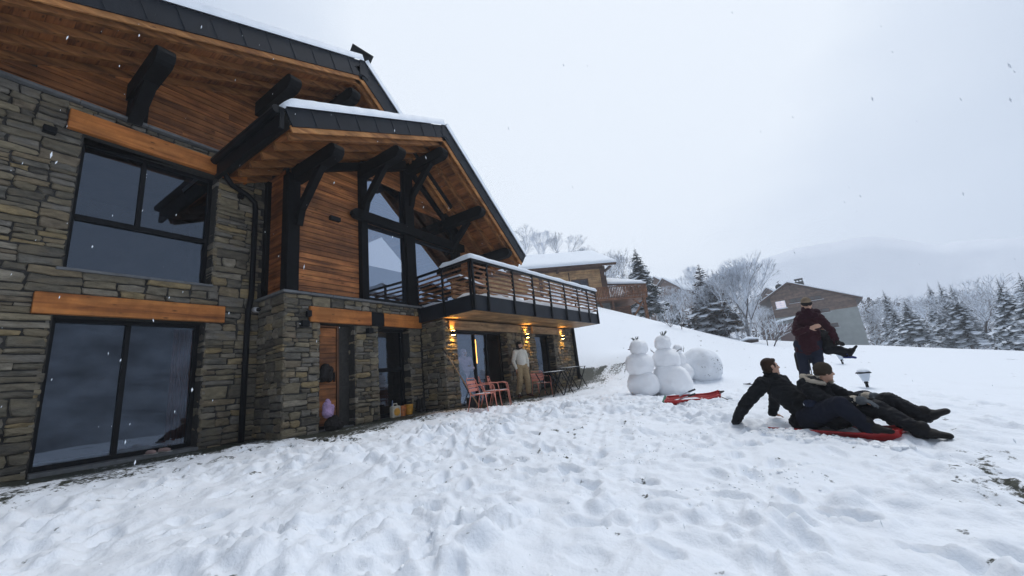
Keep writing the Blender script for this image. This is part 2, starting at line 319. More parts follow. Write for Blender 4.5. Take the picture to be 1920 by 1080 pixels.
def cell(x, y, s, o=0):                 # rounded clods
    x = x/s + 13.1*o+1000; y = y/s + 7.7*o+1000
    xi = np.floor(x).astype(int); yi = np.floor(y).astype(int); best = np.full(x.shape, 9.); amp = np.zeros(x.shape)
    for i in (-1, 0, 1):
        for j in (-1, 0, 1):
            cx = xi+i; cy = yi+j; dx = cx + PX[cx & 255, cy & 255]-x; dy = cy + PY[cx & 255, cy & 255]-y; d = dx*dx+dy*dy
            m = d < best; best = np.where(m, d, best); amp = np.where(m, TAB[(cx+91) & 255, (cy+37) & 255], amp)
    return np.clip(1-best*2.2, 0, 1)*amp
def wallstrip(x, y):                    # how near the house wall: 1 at the wall
    yw = np.where(x < 4.1, 9.0, np.where(x < 7.75, 7.9, np.where(x < 16, 7.1-.061*(x-7.75), -99)))
    return yw - y
def detail_z(x, y):
    dw = wallstrip(x, y); R = np.hypot(x, y)
    tr = 1/(1+np.exp(-(13-R)/2.0))     # trampled near, smooth snow further off
    t2 = np.clip(.25+.75*np.clip((16-x)/8, 0, 1), 0, 1)
    wall = np.clip((dw-.9)/2.0, 0.06, 1)
    wx = x + .25*vnoise(x, y, .5, 5); wy = y + .25*vnoise(x, y, .5, 6)
    h = .11*vnoise(x, y, 1.3, 1) + .06*vnoise(wx, wy, .42, 2) + .06*vnoise(wx, wy, .17, 3) + .042*vnoise(wx, wy, .085, 4)
    h += .062*cell(wx, wy, .26, 1)*(.3+1.3*np.clip(vnoise(x, y, 1.1, 8)+.4, 0, 1)) + .040*cell(x, y, .13, 2)*(.4+1.2*np.clip(vnoise(x, y, .7, 9)+.4, 0, 1)) + .012*cell(x, y, .07, 3)
    h -= .07*cell(wx*1.0, wy*.62, .34, 5)
    smooth = .10*vnoise(x, y, 3, 11) + .03*vnoise(x, y, .8, 12) + .012*vnoise(x, y, .25, 13)
    q_ = np.clip((vnoise(x, y, 1.6, 41)+.6*vnoise(x, y, .6, 42)+.22)*2.2, 0, 1); q_ = q_*q_*(3-2*q_)
    h = h*(.45+.95*q_)
    k = tr*t2; z = (h*(.35+.65*k) + smooth*(1-k)*.8)*wall
    # bank of shovelled snow along the cleared strip
    z += .035*np.exp(-((dw-1.5)/.35)**2)*np.clip((8.5-x)/2, 0, 1)*(1+1.2*vnoise(x, y, .35, 14))
    z += .13*np.exp(-((x-.55)**2+(y-8.3)**2)/.22)
    # sledge tracks coming down towards the camera
    for off in (-.28, -.12, .12, .28):
        u = (y-1.9) - (x-5)*.30 - off; z -= .011*np.exp(-(u/.035)**2)*np.clip((x-2.6)/1, 0, 1)*np.clip((9-x)/2, 0, 1)
    return z
def ground_z(x, y): return float(base_z(np.array([x]), np.array([y]))[0] + detail_z(np.array([float(x)]), np.array([float(y)]))[0])
def graded(a, b, st, lo, hi, g=1.09):
    c = list(np.arange(a, b+st/2, st)); s = st; v = a; left = []
    while v > lo: s *= g; v -= s; left.append(v)
    s = st; v = b; right = []
    while v < hi: s *= g; v += s; right.append(v)
    return np.array(left[::-1]+c+right)
gx = graded(.6, 9.5, .026, -58, 395, 1.035); gy = graded(-2.2, 9.15, .028, -395, 250, 1.035)
GX, GY = np.meshgrid(gx, gy, indexing='ij')
Z = base_z(GX, GY) + np.where(np.hypot(GX, GY) < 60, detail_z(GX, GY), .8*vnoise(GX, GY, 20, 3))
# keep the sheet below the house floor
inside = (GX > -3) & (GX < 15.0) & (wallstrip(GX, GY) < -.12) & (GY < 15)
Z = np.where(inside, np.minimum(Z, -.02), Z)
nx, ny = len(gx), len(gy)
# boot prints and scuffed trails
FR = random.Random(5)
def stamp(x, y, a, l, w_, dep):
    i0, i1 = np.searchsorted(gx, [x-.45, x+.45]); j0, j1 = np.searchsorted(gy, [y-.45, y+.45])
    if i1-i0 < 4 or j1-j0 < 4: return
    X_ = GX[i0:i1, j0:j1]-x; Y_ = GY[i0:i1, j0:j1]-y; u = X_*math.cos(a)+Y_*math.sin(a); v = -X_*math.sin(a)+Y_*math.cos(a)
    rr = np.sqrt((u/l)**2+(v/(w_*(1-.25*np.clip(u/l, -1, 1))))**2) + .18*vnoise(GX[i0:i1, j0:j1], GY[i0:i1, j0:j1], .07, 31)
    s = 1/(1+np.exp((rr-1)*9)); rim = np.exp(-((rr-1.35)/.25)**2)
    Z[i0:i1, j0:j1] += -dep*s + dep*.32*rim
def trail(x0, y0, x1, y1, dep=.06, st=.36, wob=.12):
    L_ = math.hypot(x1-x0, y1-y0); n = int(L_/st); a = math.atan2(y1-y0, x1-x0); ph = FR.random()*6
    for k in range(n):
        t = k/n; o = (.11 if k % 2 else -.11) + wob*math.sin(ph+t*5); stamp(x0+(x1-x0)*t-math.sin(a)*o+FR.gauss(0, .03), y0+(y1-y0)*t+math.cos(a)*o+FR.gauss(0, .03), a+FR.gauss(0, .15), .15, .062, dep*FR.uniform(.7, 1.3))
for tr_ in ((1.2, 1.6, 6.8, 5.4), (2.2, 5.2, 8.6, 3.4), (3.4, 7.3, 7.9, 2.2), (1.6, 3.9, 5.8, .3), (2.4, .2, 7.6, .6), (6.3, 6.0, 10.6, 6.2), (9.5, 5.6, 10.2, 3.2), (3.2, -.9, 4.4, 3.8), (1.0, 5.9, 4.6, 6.9), (7.2, 1.2, 10.2, 2.2), (6.8, .9, 9.0, -.2), (4.6, 2.6, 7.0, 6.2)):
    trail(*tr_, dep=FR.uniform(.045, .08))
for _ in range(150):
    stamp(FR.uniform(1.0, 9), FR.uniform(-1.5, 6.8), FR.random()*6.3, FR.uniform(.08, .17), FR.uniform(.05, .09), FR.uniform(.02, .06))
co = np.stack([GX, GY, Z], -1).reshape(-1, 3)
I = (np.arange(nx-1)[:, None]*ny + np.arange(ny-1)[None, :]).ravel()
fc = np.stack([I, I+ny, I+ny+1, I+1], -1)
me = bpy.data.meshes.new('snow_ground'); me.vertices.add(len(co)); me.vertices.foreach_set('co', co.ravel())
me.loops.add(fc.size); me.loops.foreach_set('vertex_index', fc.ravel()); me.polygons.add(len(fc))
me.polygons.foreach_set('loop_start', np.arange(len(fc))*4); me.polygons.foreach_set('loop_total', np.full(len(fc), 4)); me.update()
me.polygons.foreach_set('use_smooth', np.ones(len(fc), bool))
dw = wallstrip(GX, GY)
cov = np.full(GX.shape, 2.)
strip = np.clip((dw-.5)/2.0, -.2, 2)*.5 + .34*vnoise(GX, GY*1.6, .45, 21) + .07
cov = np.where((dw < 2.2) & (dw > -2), np.minimum(cov, strip), cov)
cov = np.minimum(cov, np.where(np.hypot((GX-4.5), (GY+1.5)) < 2, .22+np.hypot((GX-4.3)*.7, (GY+1.45)*1.6)*.45 + .55*vnoise(GX+GY*.6, GY*2.2, .22, 22), 2))
cov = np.minimum(cov, .05+np.hypot((GX-15.3)*.9, (GY-6.2)*1.3)*.55+.3*vnoise(GX, GY, .4, 24))
cov = np.minimum(cov, .72 - 2.2*np.maximum(0, vnoise(GX, GY, .11, 23)-.30) - .35*np.clip(vnoise(GX, GY, 1.7, 25), 0, 1))
a = me.attributes.new('cover', 'FLOAT', 'POINT'); a.data.foreach_set('value', cov.ravel().astype(np.float32))
go = mesh_obj('snow_ground', me, M['ground']); tag(go, 'trampled white snow covering the sloping ground', kind='structure')

# crumbs and clods kicked out of the trampled snow
M['crumb'] = snow_mat('crumb_snow', (.93, .95, .97), .1, 60)
V = []; F = []; cr_ = random.Random(9)
ICO = [(0, 0, 1), (.89, 0, .45), (.28, .85, .45), (-.72, .53, .45), (-.72, -.53, .45), (.28, -.85, .45), (.72, .53, -.45), (-.28, .85, -.45), (-.89, 0, -.45), (-.28, -.85, -.45), (.72, -.53, -.45), (0, 0, -1)]
ICF = [(0, 1, 2), (0, 2, 3), (0, 3, 4), (0, 4, 5), (0, 5, 1), (1, 6, 2), (2, 7, 3), (3, 8, 4), (4, 9, 5), (5, 10, 1), (6, 7, 2), (7, 8, 3), (8, 9, 4), (9, 10, 5), (10, 6, 1), (11, 7, 6), (11, 8, 7), (11, 9, 8), (11, 10, 9), (11, 6, 10)]
PTS = []
for _ in range(90):
    a0 = cr_.uniform(-.12, 1.45); R0 = 1.5+8.5*cr_.random()**.8; cx0, cy0 = R0*math.cos(a0), R0*math.sin(a0)
    for _k in range(cr_.choice((3, 6, 10, 16))): PTS.append((cx0+cr_.gauss(0, .16), cy0+cr_.gauss(0, .16), cr_.uniform(.005, .016)*(1.9 if cr_.random() < .1 else 1)))
for _ in range(160): t_ = cr_.uniform(-.5, 1.0); PTS.append((6.36-.52*t_-.30-cr_.random()*.25, -.30-.85*t_+.2+cr_.uniform(-.1, .1), cr_.uniform(.02, .055)))
for _ in range(50): t_ = cr_.uniform(-.6, .6); PTS.append((8.0-cr_.random()*.2, 1.4+t_, cr_.uniform(.015, .045)))
PTS = [p for p in PTS if wallstrip(np.array(p[0]), np.array(p[1])) > .9]
PZ = base_z(np.array([p[0] for p in PTS]), np.array([p[1] for p in PTS]))+detail_z(np.array([p[0] for p in PTS]), np.array([p[1] for p in PTS]))
for (x, y, s), z in zip(PTS, PZ):
    n = len(V); sz = [s*cr_.uniform(.7, 1.3) for _ in range(3)]
    for q in ICO:
        j = cr_.uniform(.75, 1.2); V.append((x+q[0]*sz[0]*j, y+q[1]*sz[1]*j, z+s*.1+q[2]*sz[2]*j*.8))
    F += [tuple(i+n for i in f) for f in ICF]
me = bpy.data.meshes.new('snow_crumbs'); me.from_pydata(V, [], F); tag(mesh_obj('snow_crumbs', me, M['crumb']), 'loose crumbs and clods of snow scattered over the trampled ground', 'snow crumbs', kind='stuff')
# ------------------------------------------------------------------ the stone and timber chalet
house = thing('chalet', (4, 9, 0), 'large stone and orange timber chalet with black trim and a long balcony, close by', 'chalet')
H = house
def hp(mb, name, m, parent=None, **k): return mb.build(name, M[m] if isinstance(m, str) else m, parent or H, world=True, **k)
def stones(mb, org, ud, nd, u0, u1, z0, z1, holes=(), hs=1.0, rr=None, coarse=1.0):
    """coursed rubble facing: every stone a jittered, rounded block"""
    r = rr or rnd; org = Vector(org); ud = Vector(ud); nd = Vector(nd)
    def block(a, b, c, d):
        g = .006; a += g; b -= g; c += g*.8; d -= g*.8
        if b-a < .03 or d-c < .02: return
        w_ = b-a; h_ = d-c; j = min(.018, h_*.14)
        P = [(a, c), (a+w_*.5, c), (b, c), (b, c+h_*.5), (b, d), (a+w_*.55, d), (a, d), (a, c+h_*.5)]
        P = [(u+r.uniform(-j, j), z+r.uniform(-j, j)) for u, z in P]
        ch = min(.25*h_, .03)*r.uniform(.2, 1)
        cu_, cz = (a+b)/2, (c+d)/2; out = r.uniform(-.02, .024)
        base = len(mb.v); rings = []
        for ins, dep in ((0, -.06), (.0, out-.016), (.011, out-.002)):
            for k, (u, z) in enumerate(P):
                s = ins/max(.02, math.hypot(u-cu_, z-cz)); uu = u-(u-cu_)*min(.5, s*1.3); zz = z-(z-cz)*min(.5, s*1.6)
                if k in (0, 2, 4, 6): uu += (cu_-uu)/abs(cu_-uu+1e-9)*ch*.6; zz += (cz-zz)/abs(cz-zz+1e-9)*ch*.4
                dd = dep + (r.uniform(-.005, .005) if dep > -.05 else 0)
                mb.v.append(tuple(org+ud*uu+Vector((0, 0, zz))+nd*dd))
        n = 8
        # inner points for an uneven face
        ic = []
        for t in (.28, .72):
            ic.append(len(mb.v)); mb.v.append(tuple(org+ud*(a+w_*t)+Vector((0, 0, cz+r.uniform(-.2, .2)*h_))+nd*(out+r.uniform(-.003, .012))))
        for q in range(2):
            for k in range(n): k2 = (k+1) % n; mb.f.append((base+q*n+k, base+q*n+k2, base+(q+1)*n+k2, base+(q+1)*n+k)); mb.m.append(0)
        t0 = base+2*n; l, rgt = ic
        for f in ((t0, t0+1, l), (t0+1, rgt, l), (t0+1, t0+2, rgt), (t0+2, t0+3, rgt), (t0+3, t0+4, rgt), (t0+4, t0+5, rgt), (t0+5, l, rgt), (t0+5, t0+6, l), (t0+6, t0+7, l), (t0+7, t0, l)):
            mb.f.append(f); mb.m.append(0)
    zs = {z0, z1}
    for h in holes: zs |= {min(max(h[2], z0), z1), min(max(h[3], z0), z1)}
    zs = sorted(zs); bands = []
    for a, b in zip(zs, zs[1:]):
        if b-a < .01: continue
        n = max(1, round((b-a)/(.36*hs))); cuts = [a+(b-a)*(i+(r.uniform(-.18, .18) if 0 < i < n else 0))/n for i in range(n+1)]
        bands += list(zip(cuts, cuts[1:]))
    for c, d in bands:
        iv = [(u0, u1)]
        for h in holes:
            if h[2] < (c+d)/2 < h[3]:
                nv = []
                for a, b in iv:
                    if h[0] > a: nv.append((a, min(b, h[0])))
                    if h[1] < b: nv.append((max(a, h[1]), b))
                iv = [v for v in nv if v[1]-v[0] > .03]
        for a, b in iv:
            u = a
            while u < b-1e-6:
                w_ = r.uniform(.3, .85)*coarse; e = u+w_
                if b-e < .2*coarse: e = b
                hh = d-c
                rows = r.choice((2, 2, 3, 3, 3, 4)) if hh > .27 else r.choice((1, 2, 2, 3))
                if hh < .14: rows = 1
                if rows == 1 and (e-u) > .55: rows = 2
                cut = [c] + sorted(c+hh*(i+r.uniform(-.22, .22))/rows for i in range(1, rows)) + [d]
                for q0, q1 in zip(cut, cut[1:]):
                    L_ = e-u; ns = max(1, round(L_/(r.uniform(.2, .62)*coarse)))
                    cc = [u]+sorted(u+L_*(i+r.uniform(-.25, .25))/ns for i in range(1, ns))+[e]
                    for v0, v1 in zip(cc, cc[1:]): block(v0, v1, q0, q1)
                u = e
    return mb
NX = (0, -1, 0)
R1 = random.Random(11)
# ---- main wall, plane y = 9
wl = MB()
holesA = [(1.19, 3.16, -.1, 2.34), (.98, 3.46, 2.34, 2.68), (1.21, 3.2, 3.1, 5.5), (1.0, 3.72, 5.5, 5.86)]
stones(wl, (0, 9, 0), (1, 0, 0), NX, -1.2, 4.12, -.25, 6.0, holesA, .85, rr=R1)
stones(wl, (3.16, 9, 0), (0, 1, 0), (-1, 0, 0), 0, .3, -.1, 2.34, rr=R1); stones(wl, (3.2, 9, 0), (0, 1, 0), (-1, 0, 0), 0, .3, 3.1, 5.5, rr=R1)
stones(wl, (1.19, 9, 0), (0, 1, 0), (1, 0, 0), 0, .3, -.1, 2.34, rr=R1)
# side of the projecting wing, x = 4.07
stones(wl, (4.07, 7.9, 0), (0, 1, 0), (-1, 0, 0), 0, 1.1, -.25, 2.83, rr=R1)
# wing front, y = 7.9
holesB = [(4.82, 5.68, -.1, 2.26), (6.33, 7.35, -.1, 2.26), (4.58, 7.78, 2.26, 2.6)]
stones(wl, (0, 7.9, 0), (1, 0, 0), NX, 4.07, 7.75, -.25, 2.83, holesB, .85, R1, .75)
for x, s in ((5.68, -1), (7.35, -1), (4.82, 1), (6.33, 1)):
    stones(wl, (x, 7.9, 0), (0, 1, 0), (s, 0, 0), 0, .3, -.1, 2.26, rr=R1, hs=.85, coarse=.8)
# wall under the balcony, slightly turned
TH = rad(3.5); LU = Vector((math.cos(TH), -math.sin(TH), 0)); LN = Vector((-math.sin(TH), -math.cos(TH), 0)); LO = Vector((7.75, 7.05, 0))
def lp(s, d, z): return LO + LU*s - LN*d + Vector((0, 0, z))        # s along the wall, d into the wall
holesC = [(.5, 2.78, -.3, 2.12), (4.45, 5.72, -.3, 2.12), (.18, 3.35, 2.12, 2.38), (4.25, 6.2, 2.12, 2.38)]
stones(wl, LO, LU, LN, 0, 7.5, -.2, 2.4, holesC, .7, R1, .62)
stones(wl, LO, (-LN), (-1, 0, 0), 0, .9, -.2, 2.4, (), .75, R1, .7)
stones(wl, lp(2.78, 0, 0), -LN, -LU, 0, .3, -.2, 2.12, (), .7, R1, .7); stones(wl, lp(5.72, 0, 0), -LN, -LU, 0, .3, -.2, 2.12, (), .7, R1, .7)
stones(wl, lp(.5, 0, 0), -LN, LU, 0, .3, -.2, 2.12, (), .7, R1, .7)
stones(wl, lp(7.5, 0, 0), -LN, LU, 0, 1.5, -.2, 2.4, (), .7, R1, .8)
# left return and coarse remainder out of frame
stones(wl, (0, 9, 0), (1, 0, 0), NX, -3, -1.2, -.25, 6.0, (), 1.3, R1, 1.3)
hp(wl, 'stone_wall', 'stone')
bk = MB()
def wallbox(mb, x0, x1, y0, y1, z0, z1, holes):
    xs = sorted({x0, x1, *[min(max(h[0], x0), x1) for h in holes], *[min(max(h[1], x0), x1) for h in holes]}); zs = sorted({z0, z1, *[max(z0, min(h[2], z1)) for h in holes], *[max(z0, min(h[3], z1)) for h in holes]})
    for a, b in zip(xs, xs[1:]):
        for c, d in zip(zs, zs[1:]):
            if b-a < 1e-4 or d-c < 1e-4: continue
            if any(h[0] <= (a+b)/2 <= h[1] and h[2] <= (c+d)/2 <= h[3] for h in holes): continue
            mb.box(a, b, y0, y1, c, d)
wallbox(bk, -3, 4.11, 9.03, 9.33, -.4, 6.03, [(1.2, 3.15, -.1, 2.34), (1.22, 3.19, 3.1, 5.5)])
wallbox(bk, 4.1, 7.78, 7.93, 8.23, -.4, 2.83, [(4.83, 5.67, -.1, 2.26), (6.34, 7.34, -.1, 2.26)])
bk.box(4.1, 4.35, 8.23, 9.0, -.4, 2.83)
def lbox(mb, s0, s1, d0, d1, z0, z1):
    vs = [lp(s, d, z) for z in (z0, z1) for d in (d0, d1) for s in (s0, s1)]
    return mb.add(vs, [(0, 2, 3, 1), (4, 5, 7, 6), (0, 1, 5, 4), (2, 6, 7, 3), (0, 4, 6, 2), (1, 3, 7, 5)])
for s0, s1, z0, z1 in ((.03, .49, -.4, 2.4), (2.79, 4.44, -.4, 2.4), (5.73, 7.47, -.4, 2.4), (.49, 2.79, 2.12, 2.4), (4.44, 5.73, 2.12, 2.4)): lbox(bk, s0, s1, .03, .33, z0, z1)
lbox(bk, 7.2, 7.47, .33, 3.2, -.4, 2.4); lbox(bk, .03, .3, .33, 1.2, -.4, 2.4)
hp(bk, 'wall_core', 'mortar')
# capping slabs
cp = MB(); x = 4.0
while x < 7.85:
    e = min(7.86, x+R1.uniform(.5, .9)); cp.box(x+.004, e-.004, 7.83, 8.2, 2.832+R1.uniform(0, .004), 2.885); x = e
cp.box(4.0, 4.3, 8.2, 9.0, 2.834, 2.884)
hp(cp, 'capping_slab', 'slate', bevel=.006); cp = MB()
x = -3
while x < 4.1:
    e = x+R1.uniform(.6, 1.1); cp.box(x+.004, min(e, 4.1)-.004, 8.93, 9.3, 6.02+R1.uniform(0, .005), 6.075); x = e
hp(cp, 'capping_slab', 'slate', bevel=.006)
hp(MB().box(1.14, 3.22, 8.955, 9.26, 3.055, 3.1), 'window_sill', 'slate', bevel=.006)
# lintels
def lintel(x0, x1, y0, y1, z0, z1, name='lintel', m='lintel'):
    hp(MB().box(x0, x1, y0, y1, z0, z1), name, m, bevel=.012)
lintel(.97, 3.45, 8.945, 9.3, 2.345, 2.675); lintel(1.01, 3.71, 8.93, 9.3, 5.505, 5.855)
lintel(4.585, 6.12, 7.86, 8.2, 2.265, 2.595); lintel(6.5, 7.775, 7.86, 8.2, 2.265, 2.595)
hp(MB().box(6.122, 6.498, 7.87, 8.2, 2.262, 2.59), 'steel_plate', 'metal', bevel=.004)
for s0, s1 in ((.18, 3.34), (4.26, 6.19)): hp(lbox(MB(), s0, s1, -.045, .3, 2.125, 2.375), 'lintel', 'deckwood', bevel=.01)
hp(MB().box(3.74, 4.09, 8.99, 9.25, 5.88, 5.97), 'roof_flashing', 'metal')
# ---- windows and doors: frame, pane
def frame_rect(mb, A, B, z0, z1, t, dep, n):             # A,B: bottom corners; n: outward normal
    A = Vector(A); B = Vector(B); u = (B-A).normalized(); n = Vector(n)
    def bx(a, b, c, d, p=0):
        vs = [A+u*s+n*(k)+Vector((0, 0, z)) for z in (c, d) for k in (p, p-dep) for s in (a, b)]
        mb.add(vs, [(0, 2, 3, 1), (4, 5, 7, 6), (0, 1, 5, 4), (2, 6, 7, 3), (0, 4, 6, 2), (1, 3, 7, 5)])
    Lw = (B-A).length
    bx(0, t, z0, z1); bx(Lw-t, Lw, z0, z1); bx(t, Lw-t, z0, z0+t); bx(t, Lw-t, z1-t, z1)
    return bx, Lw
def window(A, B, z0, z1, n, t=.07, mull=(), trans=(), glass='glassA', name='window', part_trans=None):
    mb = MB(); bx, Lw = frame_rect(mb, A, B, z0, z1, t, .08, n)
    for s in mull: bx(s[0]-t*.5, s[0]+t*.5, s[1], s[2], .004)
    for z in trans: bx(t, Lw-t, z-.05, z+.05, .006)
    f = hp(mb, name, 'metal', bevel=.004)
    A = Vector(A); B = Vector(B); n = Vector(n); u = (B-A).normalized()
    g = MB(); p = -.045
    xs = sorted({t, Lw-t, *[s[0] for s in mull if s[1] <= z0+t+.01 and s[2] >= z1-t-.01]})
    for a, b in zip(xs, xs[1:]):
        q = [A+u*a+n*p+Vector((0, 0, z0+t*.5)), A+u*b+n*p+Vector((0, 0, z0+t*.5)), A+u*b+n*p+Vector((0, 0, z1-t*.5)), A+u*a+n*p+Vector((0, 0, z1-t*.5))]
        gm = MB().add(q, [(0, 1, 2, 3)]); (hp(gm, 'pane', glass, f, fix=False) if not (name == 'sliding_door' and glass == 'glassC' and a > 1.5) else None)
    return f
window((1.2, 9.27, 0), (3.15, 9.27, 0), .06, 2.34, NX, .07, [(.92, .13, 2.27)], (), 'glassA', 'sliding_door')
window((1.22, 9.27, 0), (3.19, 9.27, 0), 3.1, 5.5, NX, .07, [(.86, 4.1, 5.43)], (4.08,), 'glassA')
window(lp(.51, .27, 0), lp(2.77, .27, 0), .0, 2.12, LN, .06, [(.98, .06, 2.06), (1.55, .06, 2.06)], (), 'glassC', 'sliding_door')
window(lp(4.46, .27, 0), lp(5.71, .27, 0), .05, 2.12, LN, .06, [(.3, .11, 2.06)], (), 'glassA', 'glazed_door')
window((6.34, 8.15, 0), (7.34, 8.15, 0), .05, 2.26, NX, .09, [], (1.2,), 'glassA', 'glazed_door')
# timber entrance door, standing ajar in the first opening
dr = MB(); zz = .1
while zz < 2.2: dr.box(4.86, 5.34, 8.13, 8.18, zz, min(zz+.19, 2.2)-.006); zz += .19
d_ = hp(dr, 'entrance_door', 'clad', bevel=.004)
hp(MB().box(5.345, 5.4, 8.1, 8.2, .06, 2.24).box(4.84, 4.855, 8.1, 8.2, .06, 2.24).box(4.86, 5.34, 8.1, 8.2, 2.205, 2.24), 'door_frame', 'inwood', bevel=.004)
hp(MB().box(5.405, 5.665, 8.12, 8.17, .04, 2.24), 'door_side_panel', 'mortar')
hp(MB().box(5.27, 5.285, 8.07, 8.12, 1.0, 1.2).box(5.17, 5.285, 8.065, 8.08, 1.08, 1.1), 'door_handle', 'metal', d_)
# thresholds
hp(MB().box(1.2, 3.15, 8.92, 9.3, -.15, .055), 'threshold', 'slate', bevel=.008)
hp(MB().box(4.84, 5.66, 7.96, 8.2, -.15, .035), 'threshold', 'slate'); hp(MB().box(6.35, 7.33, 7.96, 8.2, -.15, .045), 'threshold', 'slate')
# ---- interior shells
it = MB()
def room(mb, x0, x1, y0, y1, z0, z1):                    # open towards the windows
    mb.box(x0, x1, y1, y1+.1, z0, z1); mb.box(x0, x0+.05, y0, y1, z0, z1); mb.box(x1-.05, x1, y0, y1, z0, z1); mb.box(x0, x1, y0, y1, z0, z0+.02); mb.box(x0, x1, y0, y1, z1-.02, z1)
room(it, -2.9, 4.05, 9.34, 13, -.1, 2.9); room(it, -2.9, 4.05, 9.34, 13, 2.95, 5.95)
room(it, 4.4, 7.7, 8.24, 12, -.1, 2.6)
it.box(4.3, 11.2, 12, 12.1, 2.7, 5.4); it.box(4.3, 11.2, 8.3, 12, 2.6, 2.66)
for s0, s1, d0, d1, z0, z1 in ((.31, 7.15, 3.2, 3.3, -.1, 2.38), (.31, 7.15, .34, 3.2, -.12, 0), (.31, 7.15, .34, 3.2, 2.33, 2.39), (7.1, 7.19, .34, 3.2, -.1, 2.38), (.31, .38, .34, 3.2, 0, 2.33)): lbox(it, s0, s1, d0, d1, z0, z1)
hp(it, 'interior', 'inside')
cu_ = MB(); 
for k in range(7): x = 2.82+k*.045; cu_.tube([(x, 9.42+.02*(k % 2), .1), (x, 9.42+.02*(k % 2), 2.25)], .024, 6)
hp(cu_, 'curtain', mat('curtain', (.12, .035, .02), .9, .2, 8), smooth=True)
hp(lbox(MB(), 2.28, 2.39, 1.0, 1.05, 1.25, 2.02), 'lamp_strip', emit_mat('strip_glow', (1, .42, .05), 5)); hp(lbox(MB(), 2.32, 2.36, 1.055, 1.08, .0, 2.05), 'lamp_pole', 'metal')
# ---- timber cladding of the wing (upper floor), y = 7.97
ML, MRX, MRZ, MS = .46, 7.6, 7.87, .82                   # wing roof: left slope, ridge x, ridge z, right slope
def wing_top(x): return MRZ - (ML*(MRX-x) if x < MRX else MS*(x-MRX))
MXR, MXZ = 5.75, 9.36
def main_top(x): return MXZ - (.43*(MXR-x) if x < MXR else .85*(x-MXR))
def boards(mb, x0, x1, y, z0, ztop, bh=.125, ax='x', seg=(1.6, 3.2), thick=.022, drop=.55):
    z = z0
    while True:
        xs = [x0+(x1-x0)*i/60 for i in range(61)]; ok = [q for q in xs if ztop(q) > z+bh*.5]
        if not ok: break
        a, b = ok[0], ok[-1]; u = a
        while u < b-1e-4:
            e = min(b, u+R1.uniform(*seg)); e = b if b-e < .4 else e
            if ax == 'x': mb.box(u+.002, e-.002, y-R1.uniform(0, .004), y+thick, z+.007, z+bh-.007)
            else: mb.box(y-R1.uniform(0, .004), y+thick, u+.002, e-.002, z+.007, z+bh-.007)
            u = e
        z += bh
b1 = MB(); lim = lambda x: wing_top(x)-.42
boards(b1, 4.37, 5.87, 7.99, 2.93, lim); boards(b1, 5.87, 7.5, 7.99, 6.3, lim) ; boards(b1, 9.72, 11.0, 7.99, 2.93, lim)
boards(b1, 7.6, 9.72, 7.99, 5.9, lim)
hp(b1, 'timber_cladding', 'clad')
b1 = MB(); boards(b1, 8.3, 9.02, 4.2, 2.93, lambda y: 5.75, ax='y'); 
hp(b1, 'side_cladding', 'cladY')
hp(MB().box(4.23, 4.3, 8.3, 9, 2.9, 5.9), 'sheathing', 'mortar'); hp(MB().box(4.305, 5.86, 8.02, 8.1, 2.9, 6.2), 'sheathing', 'mortar'); hp(MB().box(9.7, 11.0, 8.02, 8.1, 2.9, 5.3).box(10.95, 11.02, 8.1, 12, 2.9, 5.0), 'sheathing', 'mortar')
hp(MB().box(4.1, 11.0, 7.96, 8.06, 2.886, 2.93).box(4.16, 4.26, 8.06, 9.0, 2.886, 2.93), 'sill_plate', 'black')
# main gable boards, y = 9.12
b1 = MB(); boards(b1, -3, 10.5, 9.12, 6.08, lambda x: main_top(x)-.5 - (0 if x < 9.2 else 0), .135)
hp(b1, 'gable_cladding', 'clad'); hp(MB().prism([(-3, 6.05), (9.5, 6.05), (MXR, MXZ-.55), (-3, main_top(-3)-.55)], 'y', 9.15, 9.25), 'sheathing', 'mortar')
# ---- glazed front of the wing
PO = [4.215, 5.985, 7.52, 9.6]
def post(x0, x1, y0, y1, z0, z1): hp(MB().box(x0, x1, y0, y1, z0, z1), 'post', 'black', bevel=.015)
post(4.09, 4.35, 7.9, 8.16, 2.89, wing_top(4.2)-.75); post(5.89, 6.09, 7.88, 8.12, 2.89, wing_top(6)-.75)
post(7.36, 7.7, 7.87, 8.12, 2.89, wing_top(7.5)-.85); post(9.5, 9.72, 7.88, 8.12, 2.89, wing_top(9.6)-.75)
post(4.11, 4.25, 8.86, 9.0, 2.89, 5.7); hp(MB().box(4.05, 4.4, 9.001, 9.35, 2.7, 6.6), 'corner_core', 'mortar')
mb = MB().beam((5.72, 7.86, 5.06), (9.85, 7.86, 5.06), .16, .25); mb.tube([(5.72, 7.78, 5.06), (5.72, 7.94, 5.06)], .125, 12)
hp(mb, 'cross_beam', 'black', bevel=.012)
hp(MB().beam((5.95, 7.93, wing_top(5.95)-.62), (7.5, 7.93, wing_top(7.5)-.62), .14, .26).beam((7.6, 7.93, wing_top(7.6)-.62), (9.7, 7.93, wing_top(9.7)-.62), .14, .26).beam((4.3, 7.93, wing_top(4.3)-.62), (5.9, 7.93, wing_top(5.9)-.62), .12, .2), 'sloping_beam', 'black', bevel=.01)
def poly_window(poly, y, name='window', t=.05):
    f = MB(); n = len(poly); cx = sum(p[0] for p in poly)/n; cz = sum(p[1] for p in poly)/n
    for i in range(n):
        a, b = poly[i], poly[(i+1) % n]; f.beam((a[0], y, a[1]), (b[0], y, b[1]), .07, t*1.6)
    fo = hp(f, name, 'metal'); g = MB().add([(p[0], y+.01, p[1]) for p in poly], [tuple(range(n))]); hp(g, 'pane', 'glassB', fo, fix=False); return fo
poly_window([(6.1, 2.95), (7.35, 2.95), (7.35, 4.9), (6.1, 4.9)], 8.0)
poly_window([(7.72, 2.95), (9.5, 2.95), (9.5, 4.9), (7.72, 4.9)], 8.0)
